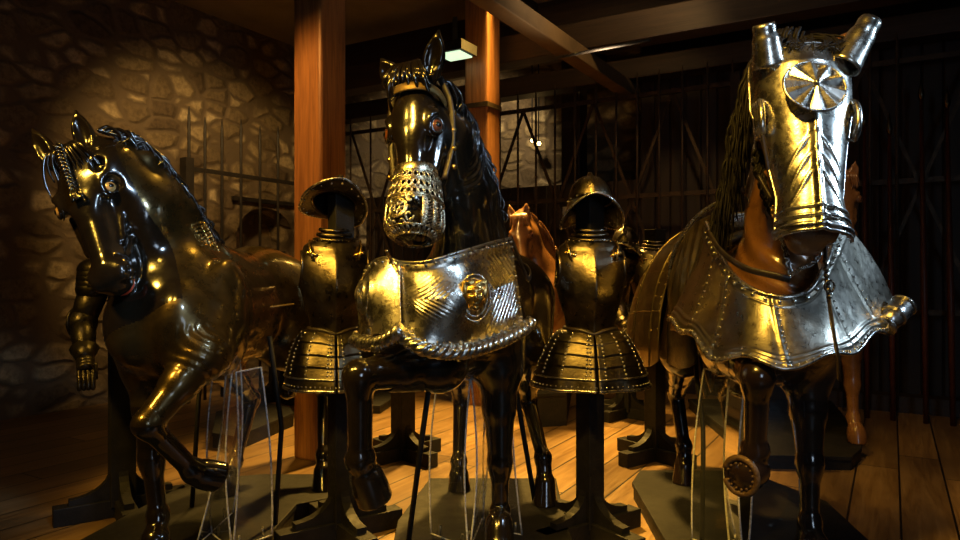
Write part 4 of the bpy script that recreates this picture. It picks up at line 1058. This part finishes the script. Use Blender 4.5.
# leather and steel skirts between peytral and crupper, saddle and crupper armour
def hoop(x, zt, half, zb, n=40, sgn=-1, full=True, flare=.0):
    """arched section across the horse at local x"""
    out = []
    for t in np.linspace(0, 1, n):
        a = PI*t; y = -math.cos(a)*half; z = zb+(zt-zb)*max(0.0, math.sin(a))**.62
        out.append(TR(x, y*(1+flare*(1-math.sin(a))), z))
    return out
def hoops(secs, n=40): return np.array([hoop(*s_[:4], n=n, flare=s_[4] if len(s_) > 4 else 0) for s_ in secs])
cc = cr([(-.18, 1.62, .34, .90), (-.26, 1.67, .37, .86), (-.42, 1.68, .40, .84), (-.62, 1.62, .42, .82), (-.80, 1.45, .40, .82), (-.90, 1.22, .34, .84)], 7)
Gk = hoops([(*r_, .10) for r_ in cc], 60)
for i, r_ in enumerate(cc): pass
cp = MB().grid(Gk).build('crupper', M['bronzed_steel'], rig, solid=.006)
mb = MB()
for i in (0, 7, 17, 27): mb.tube(Gk[i]+TR.h*.003, .006, 8)
for j in (4, 10, 16, 44, 50, 55): mb.tube(Gk[:, j]*1.0, .003, 6)
for i in (1, 6, 18, 26):
    for j in range(2, 58, 2): mb.ball(Gk[i, j], .007, 6)
mb.build('riveted_band', M['bronzed_steel'], cp)
sd = hoops([(.26, 1.58, .30, .95), (.20, 1.60, .32, .92), (.10, 1.56, .33, .90), (-.02, 1.55, .335, .90), (-.12, 1.62, .34, .90)], 50)
sa = MB().grid(sd).build('saddle', M['leather'], rig, solid=.02)
mb = MB(); A = [TR(.17, -math.cos(PI*t)*.30, 1.42+.26*math.sin(PI*t)) for t in np.linspace(.05, .95, 30)]; B = [TR(.10, -math.cos(PI*t)*.315, 1.34+.24*math.sin(PI*t)) for t in np.linspace(.05, .95, 30)]
mb.grid(np.array([A, [(a*.4+b*.6)+np.array([0, 0, .01]) for a, b in zip(A, B)], B])); mb.tube(A, .011, 8); mb.build('pommel_plate', M['pale_steel'], sa, solid=.006)
mb = MB(); random.seed(2)
Gf, Nf = plate([(677, 250, 3.50), (694, 224, 3.40), (722, 210, 3.24)], [(670, 330, 3.62), (690, 336, 3.36), (712, 345, 3.06)], 60, 50, 0, lambda u, v: .010*np.sin(u*34+v*5)*np.sin(v*PI)+.03*np.sin(v*PI)+.012*np.exp(-((v-.8)/.03)**2))
mb.grid(Gf).build('side_flap', M['bronzed_steel'], rig, solid=.006)
mb = MB(); mb.tube(cr([P(668, 285, 3.56), P(674, 252, 3.52), (P(692, 222, 3.42)), P(712, 206, 3.34), P(732, 198, 3.28)], 8), .011, 8); mb.build('saddle_edge', M['pale_steel'], rig)
mb = MB(); Gj = Gf[:, 38:46]+Nf[:, 38:46]*.012; mb.grid(Gj).build('flap_band', M['bronzed_steel'], rig, solid=.005)
mb = MB(); mb.tube(cr([P(694, 325, 3.55), P(697, 380, 3.5), P(703, 430, 3.45), P(702, 545, 3.30)], 6), .012, 8); mb.build('support_rod', M['black_paint'], rig)
# pale thong and fringe under the crupper
mb = MB(); mb.tube(cr([P(696, 338, 3.75), P(699, 370, 3.74), P(706, 398, 3.73)], 8), .009, 6); mb.tube(cr([P(704, 360, 3.75), P(707, 376, 3.74), P(712, 392, 3.73)], 8), .010, 6); mb.tube(cr([P(706, 352, 3.72), P(713, 372, 3.72), P(712, 388, 3.72)], 8), .008, 6); mb.build('leather_thong', M['gilt_leather'], rig)
# sole of the lifted hoof
c = P(741, 476, 2.745); n_ = nrm([-.70, -.70, -.05]); 
mb = MB(); e1 = nrm(np.cross(n_, [0, 0, 1.0])); e2 = np.cross(n_, e1)
mb.tube([c+n_*.002+(e1*math.cos(t)+e2*math.sin(t)*1.1)*.066 for t in np.linspace(.3, 2*PI-.3, 26)], .013, 8)
for i in range(14): t = .4+i/13*(2*PI-.8); mb.ball(c+n_*.010+(e1*math.cos(t)+e2*math.sin(t))*.052, .006, 6)
mb.build('horseshoe', M['hoof_sole'], rig)

# ---- two horses in the background
def far_horse(T, head, neck, nr, crest, mat, label, lift=None, z0=PH, hv=.014, ears=None, eye=None):
    t = thing('horse_statue', (T.o[0], T.o[1], z0), label, 'horse statue')
    F = Field(); torso(F, T); l_ = nrm(T.l*.5+head.R[:, 1]*.5); F.chain(neck, nr, .07, l_, .62); F.chain(crest, [.05]*len(crest), .05)
    head.shape(F, ears=ears or ((-.16, .075, .01), (-.16, -.075, .01)))
    for y in (1, -1):
        stand_front(F, T, .40, y*.17, z0, .06, 0)
        leg_hind(F, T(-.45, y*.15, 1.22), T(-.30, y*.19, .92), T(-.70, y*.19, .62), T(-.66, y*.19, .28), T(-.62, y*.19, z0+.085), T(-.60, y*.19, z0), -T.h)
    field_obj(F, hv, 'horse_body', mat, t); head.mat = mat; head.eyes(t, eye or M['brown_eye'])
    mb = MB(); random.seed(4)
    for i in range(40):
        a = random.uniform(-1, 1); A = cr([head(-.05, a*.03, .0), head(0, a*.07, .04), head(.06+.06*random.random(), a*.09, .02)], 5); mb.tube(A, np.linspace(.012, .004, len(A)), 5)
    c_ = cr(crest, 12)
    for i in range(80):
        q = c_[int(random.random()*(len(c_)-1))]; s_ = head.R[:, 1]*random.choice((-1, 1)); mb.tube(cr([q, q+s_*.05+(0, 0, .04), q+s_*.09-(0, 0, .12)], 5), np.linspace(.009, .003, 11), 5)
    mb.build('mane', mat, t); return t
T1 = Frame((.66, 7.0), -100)
h1 = Head(P(519, 218, 6.35), P(523, 272, 6.12), (.97, -.2, 0), 1.0)
f1 = far_horse(T1, h1, [P(545, 300, 6.6), P(538, 270, 6.55), P(529, 240, 6.48), P(521, 225, 6.40)], [.27, .20, .15, .11], [P(556, 262, 6.75), P(540, 232, 6.62), P(522, 214, 6.42)], M['chestnut'],
     'small far chestnut horse statue facing the camera beside the central black horse', z0=.30)
slab('plinth_block', [fl(535, 428), fl(567, 426), (1.05, 7.9), (.20, 7.95)], .30, 'tall dark block under the far chestnut horse, between the centre horse and central armour')
T2 = Frame((2.72, 5.75), -96)
h2 = Head(P(845, 178, 5.15), P(849, 240, 4.95), (.95, -.3, 0), 1.0)
f2 = far_horse(T2, h2, [P(812, 290, 5.3), P(822, 250, 5.3), P(834, 210, 5.25), P(842, 188, 5.2)], [.27, .2, .15, .11], [P(806, 240, 5.5), P(825, 200, 5.4), P(842, 176, 5.22)], M['chestnut'],
     'chestnut horse statue mostly hidden behind the right armoured horse, on the octagonal platform')
slab('platform', [fl(735, 450), fl(752, 469), fl(852, 471), fl(862, 461), fl(862, 450), (3.5, 6.9), (2.1, 7.0)], PH, 'dark low platform with clipped corners under the hidden chestnut horse behind at right')
# ---- platforms of the three front horses
slab('platform', [(-2.02, 2.75), (-1.06, 2.75), (-1.02, 3.85), (-.80, 4.0), fl(318, 474, PH), fl(262, 474, PH), (-1.78, 4.3)], PH, 'dark grey platform under the left bronze-brown horse')
slab('platform', [(-.40, 2.95), (.44, 2.95), fl(562, 505, PH), fl(556, 478, PH), fl(430, 478, PH), fl(398, 520, PH)], PH, 'dark grey platform under the central black horse')
slab('platform', [(.86, 2.6), fl(632, 482, PH), fl(640, 470, PH), (1.72, 4.50), (1.95, 3.9), (1.84, 3.1), (1.78, 2.6)], PH, 'dark grey platform under the right armoured horse')
slab('platform', [fl(212, 448), fl(236, 452), fl(294, 426), fl(290, 420), fl(255, 412), fl(216, 425)], .12, 'dark slab far behind the left horse legs')
slab('platform', [fl(340, 412), fl(380, 414), fl(404, 398), fl(396, 390), fl(346, 394)], .08, 'far low dark slab on the floor behind the raised leg of the centre horse')

# ---- wooden stands for the armours
def stand(px, d, ztop, label, w_=.11, ang=35, base=.34, zf=.10):
    x = (px-480)/FPX*d; t = thing('armour_stand', (x, d, 0), label, 'stand', 'wooden armour stands')
    a0 = math.radians(ang)
    mb = MB(); mb.box((x, d, ztop/2+.03), (w_, w_, ztop-.06), rz=a0); mb.build('post', M['black_paint'], t, smooth=False, bevel=.004)
    for k_ in range(2):
        a = a0+k_*PI/2; c_, s_ = math.cos(a), math.sin(a)
        mb = MB(); mb.bar((x-c_*base, d-s_*base, zf/2), (x+c_*base, d+s_*base, zf/2), .09, zf-.001*k_); mb.build('foot_beam', M['black_paint'], t, smooth=False, bevel=.004)
    for k_ in range(4):
        a = a0+k_*PI/2; c_, s_ = math.cos(a), math.sin(a); nx, ny = -s_, c_
        pr_ = [(w_/2, zf)]+[(w_/2+.19-.19*math.sin(b), zf+.02+.24-.24*math.cos(b)) for b in np.linspace(0, PI/2, 8)][::1]
        pr_ = [(w_/2, zf), (w_/2+.20, zf)]+[(w_/2+.20-.20*math.sin(b)+.0, zf+.03+.13*(1-math.cos(b))) for b in np.linspace(0, PI/2, 8)]
        V = []; n = len(pr_)
        for s2 in (-.025, .025): V += [[x+c_*r+nx*s2, d+s_*r+ny*s2, z] for r, z in pr_]
        mb = MB(); mb.add(V, [tuple(range(n)), tuple(range(n, 2*n))[::-1]]+[(i, (i+1) % n, n+(i+1) % n, n+i) for i in range(n)])
        mb.build('bracket', M['black_paint'], t, smooth=False)
    return t
stand(590, 3.62, 1.81, 'black wooden stand under the armour at centre right', .105)
stand(341, 3.62, 1.79, 'black wooden stand under the armour left of the central horse', .105)
stand(122, 3.98, 1.48, 'thick black wooden stand at far left behind the left horse chest', .13)
stand(655, 5.12, 1.70, 'black wooden stand between the central armour and right horse leg', .11)
stand(626, 6.60, 1.5, 'distant black wooden stand on the golden floor seen beneath the central armour skirt', .14, 45)
stand(403, 5.15, 1.25, 'black wooden stand seen between the legs of the centre horse', .13, 45)
stand(277, 7.4, 1.6, 'distant black wooden stand behind the left horse hind legs, left of the timber post', .13, 45)

# ---- half armours
def armour(px, d, ang, label, mt, skirt=True, arms=False, group=None, zs=0.0, skw=1.0, short=False):
    x0 = (px-480)/FPX*d; A0 = math.radians(ang); c_, s_ = math.cos(A0), math.sin(A0)
    t = thing('half_armour', (x0, d, 1.0), label, 'armour')
    Wd = lambda X: np.stack([x0+c_*X[..., 0]-s_*X[..., 1], d+s_*X[..., 0]+c_*X[..., 1], X[..., 2]+zs], -1)   # local: +x viewer right, -y front
    prof = cr([(1.10, .125, .100), (1.16, .135, .115), (1.26, .165, .145), (1.36, .188, .160), (1.44, .190, .150), (1.50, .165, .125), (1.535, .125, .105), (1.555, .085, .085)], 8)
    nphi = 120; ph = np.linspace(0, 2*PI, nphi, endpoint=False)
    G = np.zeros((nphi, len(prof), 3))
    for j, (z, a, b) in enumerate(prof):
        x = a*np.cos(ph); y = b*np.sin(ph)                 # ph = -pi/2 is the front
        fr = np.clip(-np.sin(ph), 0, 1)
        y = y-fr*.030*np.exp(-np.abs(x)/.045)*np.clip((1.54-z)/.2, 0, 1)
        y = y-fr*.022*np.exp(-((z-1.27)/.09)**2)
        zz = z-np.where(fr > 0, .020*fr*math.exp(-((z-1.10)/.03)**2)*np.exp(-(x/.08)**2)*1.5, 0)+.02*np.abs(x)/.19*(z > 1.5)
        G[:, j] = np.stack([x, y, zz+0*x], -1)
    xs = np.abs(G[..., 0]); zz = G[..., 2]
    hole = ((zz-1.405)/.088)**2+(G[..., 1]/.078)**2 < 1
    hole &= xs > .1
    Gw = Wd(G); fr = np.sin(ph) < 0
    mk = ~hole & fr[:, None]; mkb = ~hole & ~fr[:, None]
    MB().grid(Gw, closeu=True, mask=mk).build('breastplate', mt, t, solid=.004)
    MB().grid(Gw, closeu=True, mask=mkb).build('backplate', mt, t, solid=.004)
    for sgn in (1, -1):
        mb = MB()
        tt = np.linspace(0, 2*PI, 40, endpoint=False); z = 1.405+.090*np.sin(tt); y = .080*np.cos(tt)
        a = np.interp(z, prof[:, 0], prof[:, 1]); b = np.interp(z, prof[:, 0], prof[:, 2]); x = sgn*a*np.sqrt(np.clip(1-(y/b)**2, .05, 1))
        mb.tube(Wd(np.stack([x, y, z], -1)), .008, 8, closed=True)
        mb.build('armhole_roll', mt, t)
    mb = MB()     # gorget: stacked collar rings with rivets
    for z, a, b, r in ((1.550, .105, .100, .010), (1.575, .088, .085, .010), (1.60, .078, .076, .009)):
        mb.tube(Wd(np.stack([a*np.cos(ph), b*np.sin(ph), z+.01*np.cos(ph)**2], -1)), r, 8, closed=True)
    for k_ in range(20): a = k_/20*2*PI; mb.ball(Wd(np.array([.118*math.cos(a), .112*math.sin(a), 1.548])), .006, 6)
    mb.build('gorget', mt, t)
    for sgn in (1, -1):   # shoulder buckles
        mb = MB()
        for k_ in range(4): mb.ball(Wd(np.array([sgn*(.10+.012*k_), -.125+.012*k_, 1.475+.004*k_])), (.012, .006, .010), 8)
        mb.tube(Wd(np.array([[sgn*.115, -.13, 1.45], [sgn*.13, -.10, 1.515], [sgn*.13, -.02, 1.55]])), .010, 6, flat=.5)
        mb.build('shoulder_buckle', M['brass'], t)
    # waist belt and fauld
    mb = MB(); mb.tube(Wd(np.stack([.134*np.cos(ph), .112*np.sin(ph)-.012*np.clip(-np.sin(ph), 0, 1), 1.098-.022*np.exp(-(np.cos(ph)/.35)**2)*(np.sin(ph) < 0)], -1)), .010, 8, closed=True); mb.build('waist_strap', M['leather'], t)
    if skirt:
        def ring(z, a, b, n=100, gap=.0): return a, b
        for side in (0, 1, 2):     # left tasset, right tasset, rump plate
            if side == 2: p_ = np.linspace(.02*PI, .98*PI, 60)
            elif side == 0: p_ = np.linspace(-PI*.5+.02, 0.02*PI, 50)
            else: p_ = np.linspace(-PI*1.02, -PI*.5-.02, 50)
            vz = np.linspace(0, 1, 60); zb = .805 if not short else .83
            G = np.zeros((len(p_), 60, 3)); nl = 5
            for j, v in enumerate(vz):
                fl_ = v**.5; a = (.135+(.158*fl_))*(1+(skw-1)*v); b = .115+.115*fl_
                stp = .005*((v*nl) % 1)*(v < .80); 
                zz = 1.095-(1.095-zb)*v-.018*np.exp(-(np.cos(p_)/.35)**2)*(1-v)*(np.sin(p_) < 0)-.012*v*np.abs(np.cos(p_*2))*0
                crea = .010*v*np.cos(np.cos(p_)*9)
                G[:, j] = np.stack([(a+stp)*np.cos(p_), (b+stp+crea)*np.sin(p_)-(.010*v), zz], -1)
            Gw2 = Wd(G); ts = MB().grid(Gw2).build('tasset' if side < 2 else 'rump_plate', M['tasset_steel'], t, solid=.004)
            mb = MB(); cs = (4, 16, 30, 44, 46) if side < 2 else (5, 30, 55)
            for i in cs:
                if i >= len(p_): continue
                for j in range(3, 50, 4):
                    mb.ball(Gw2[i, j], .0065, 6)
            mb.tube(Gw2[:, -1], .008, 8)
            mb.tube(Gw2[:, 47], .005, 6)
            for i in range(1, len(p_), 3): mb.ball(Gw2[i, 55], .005, 6)
            mb.build('rivets_and_roll', M['steel'] if side < 2 else mt, ts)
    if arms:
        for sgn in arms:
            mb = MB(); sh = Wd(np.array([sgn*.235, -.02, 1.44])); el = Wd(np.array([sgn*.31, -.08, 1.17])); wr = Wd(np.array([sgn*.27, -.25, 1.00])); 
            for k_ in range(5):
                q = sh+(el-sh)*(.10*k_); mb.ball(q+(0, 0, .02), (.115-.007*k_, .12-.006*k_, .075), 18)
            mb.build('pauldron', mt, t)
            mb = MB(); mb.tube([sh*.7+el*.3, sh*.3+el*.7, el], [.078, .072, .062], 16)
            mb.tube([el, el*.6+wr*.4, wr], [.066, .062, .046], 16); mb.build('arm_plate', mt, t)
            mb = MB(); mb.ball(el, (.078, .082, .078), 14); mb.ball(el+np.array([sgn*.04, 0, 0]), (.02, .085, .085), 16); mb.build('elbow_cop', mt, t)
            mb = MB(); g_ = nrm(wr-el)
            mb.tube([wr-g_*.05, wr, wr+g_*.03], [.072, .050, .042], 14)
            for k_ in range(3): mb.tube([wr+g_*(.03+.02*k_), wr+g_*(.055+.02*k_)], [.045, .040], 12)
            for f_ in range(4):
                b0 = wr+g_*.09+np.array([c_, s_, 0])*(f_-1.5)*.021
                mb.tube(cr([b0, b0+g_*.045+(0, 0, -.01), b0+g_*.065+(0, 0, -.045), b0+g_*.04+(0, 0, -.065)], 4), .012, 8)
            b0 = wr+g_*.05+np.array([c_, s_, 0])*(-sgn)*.045; mb.tube(cr([b0, b0+g_*.03+(0, 0, -.02), b0+g_*.045+(0, 0, -.05)], 4), .013, 8)
            mb.build('gauntlet', mt, t)
    return t
armour(590, 3.62, 0, 'bronze toned half armour with flared riveted skirt at centre right', M['dark_steel'], skw=1.06)
armour(335, 3.62, 14, 'bronze toned half armour between the left horse rump and the central horse', M['dark_steel'], skw=.88)
armour(146, 4.02, 20, 'blackened armour with hanging gauntlet arm behind the head of the left horse', M['black_steel'], skirt=False, arms=(-1,), zs=-.06)
armour(655, 5.10, 0, 'dark distant armour with one arm shown between central armour and the right horse', M['dark_steel'], arms=(-1,), zs=0.0)
armour(626, 6.60, 0, 'distant dark half armour almost hidden behind the central armour', M['black_steel'], zs=0.0)
# ---- helmets
def helmet(c, d, label, mat, tilt, yaw, roll, R0=.135, kind=0):
    c = P(*c, d) if len(c) == 2 else np.array(c); t = thing('helmet', c, label, 'helmet')
    Rm = np.array((Matrix.Rotation(math.radians(yaw), 3, 'Z')@Matrix.Rotation(math.radians(roll), 3, 'Y')@Matrix.Rotation(math.radians(tilt), 3, 'X')))
    n = 64; A = np.linspace(0, 2*PI, n, endpoint=False); prof = [(t_, ) for t_ in np.linspace(0, PI/2, 14)]
    G = np.zeros((n, 14, 3))
    for j, (a,) in enumerate(prof):
        r = R0*math.cos(a)**.8; z = .140*math.sin(a)
        G[:, j] = np.stack([r*np.cos(A)*.88, r*np.sin(A)*1.05, z+0*A], -1)
    rib = .006*np.exp(-(np.cos(A)/.08)**2)
    G[..., 2] += rib[:, None]
    MB().grid(G@Rm.T+c, closeu=True).build('skull', mat, t, solid=.004, weld=0)
    br = np.zeros((n, 8, 3))
    for j, f in enumerate(np.linspace(0, 1, 8)):
        front = np.clip(-np.sin(A), 0, 1)
        if kind == 0: ex = .055+.035*np.abs(np.sin(A)); dz = -.035*f*np.abs(np.cos(A))+.035*f*f*np.abs(np.sin(A))**3
        else: ex = .045+.035*front; dz = -.085*f*np.abs(np.cos(A))**1.5-.045*f+.03*front*f
        r1 = R0+ex*f; br[:, j] = np.stack([r1*np.cos(A)*.90, r1*np.sin(A)*1.06, dz], -1)
    MB().grid(br@Rm.T+c, closeu=True).build('brim', mat, t, solid=.004)
    mb = MB(); mb.tube(br[:, -1]@Rm.T+c, .006, 8, closed=True)
    for i in range(0, n, 3): mb.ball(br[i, 5]@Rm.T+c, .006, 6)
    for i in range(0, n, 4): mb.ball(np.array([R0*.90*math.cos(A[i]), R0*1.07*math.sin(A[i]), .008])@Rm.T+c, .006, 6)
    mb.build('rivets_and_roll', M['steel'], t)
    mb = MB(); cm_ = [np.array([0, y, .142*math.sqrt(max(0, 1-(y/.142)**2))]) for y in np.linspace(-.125, .125, 26)]
    for q in cm_: q[2] += .004
    B_ = np.array([cm_, [q+np.array([0, 0, (.028 if kind == 0 else .018)*math.sin(PI*i/25)]) for i, q in enumerate(cm_)]])
    mb.grid(B_@Rm.T+c); mb.build('comb', mat, t, solid=.012, off=0)
    if kind == 0:
        mb = MB(); mb.ball(np.array([0, .0, .172])@Rm.T+c, .016, 10); mb.build('finial', mat, t)
    return t
helmet((334, 205), 3.62, 'dark brimmed helmet tilted back above the armour left of the centre horse', M['black_steel'], -22, 18, 14, .128, 0)
helmet((590, 203), 3.62, 'dark riveted helmet with drooping brim above the central right armour', M['dark_steel'], -12, 0, 0, .128, 1)
helmet((625, 246), 5.05, 'small far dark helmet half hidden by the right edge of the central armour', M['dark_steel'], -8, -20, 0, .11, 1)

# ---- clear acrylic guards in front of the legs
def acr(label, sheets):
    q0 = np.array(sheets[0][0]); t = thing('acrylic_guard', (q0[0], q0[1], PH), label, 'guard')
    for sh_ in sheets:
        a, b, c, d = [np.array(q, float) for q in sh_]      # bottom-left, bottom-right, top-right, top-left
        n_ = nrm(np.cross(b-a, d-a)); G = []
        for i in range(9):
            u = i/8; G.append([(a*(1-u)+b*u)*(1-v)+(d*(1-u)+c*u)*v+n_*.03*math.sin(PI*v) for v in np.linspace(0, 1, 13)])
        G = np.array(G); pn = MB().grid(G).build('clear_sheet', M['acrylic'], t)
        mb = MB()
        for e in (G[0], G[-1], G[:, -1], G[:, 0]): mb.tube(e, .0045, 6)
        mb.build('polished_edge', M['acrylic_edge'], pn)
        mb = MB()
        for u in (.2, .8): q = a*(1-u)+b*u; mb.tube([q-n_*.014, q-n_*.014+(0, 0, .05)], .006, 8)
        mb.build('holding_pin', M['steel'], pn)
    return t
Z = lambda px, d, z: np.array([(px-480)/FPX*d, d, z])
acr('clear acrylic guard sheets on the left platform before the left horse legs', [(Z(212, 3.42, PH), Z(232, 3.22, PH), Z(232, 3.25, .92), Z(214, 3.44, .92)), (Z(233, 3.22, PH), Z(272, 3.40, PH), Z(261, 3.42, .92), Z(236, 3.25, .92)), (Z(196, 3.26, PH), Z(233, 3.72, PH), Z(240, 3.72, .92), Z(226, 3.30, .92))])
acr('clear acrylic guard sheets between the legs of the centre horse', [(Z(431, 3.42, PH), Z(468, 3.24, PH), Z(470, 3.28, .88), Z(438, 3.45, .88)), (Z(470, 3.24, PH), Z(482, 3.62, PH), Z(483, 3.62, .88), Z(471, 3.28, .88)), (Z(484, 3.5, PH), Z(522, 3.40, PH), Z(511, 3.44, .88), Z(488, 3.52, .88))])
acr('clear acrylic guard sheets before the lifted leg of the right horse', [(Z(692, 3.35, PH), Z(730, 3.16, PH), Z(729, 3.18, .92), Z(704, 3.38, .92)), (Z(731, 3.14, PH), Z(745, 2.98, PH), Z(745, 3.0, .92), Z(730, 3.16, .92)), (Z(746, 2.98, PH), Z(800, 3.14, PH), Z(786, 3.16, .92), Z(747, 3.0, .92))])
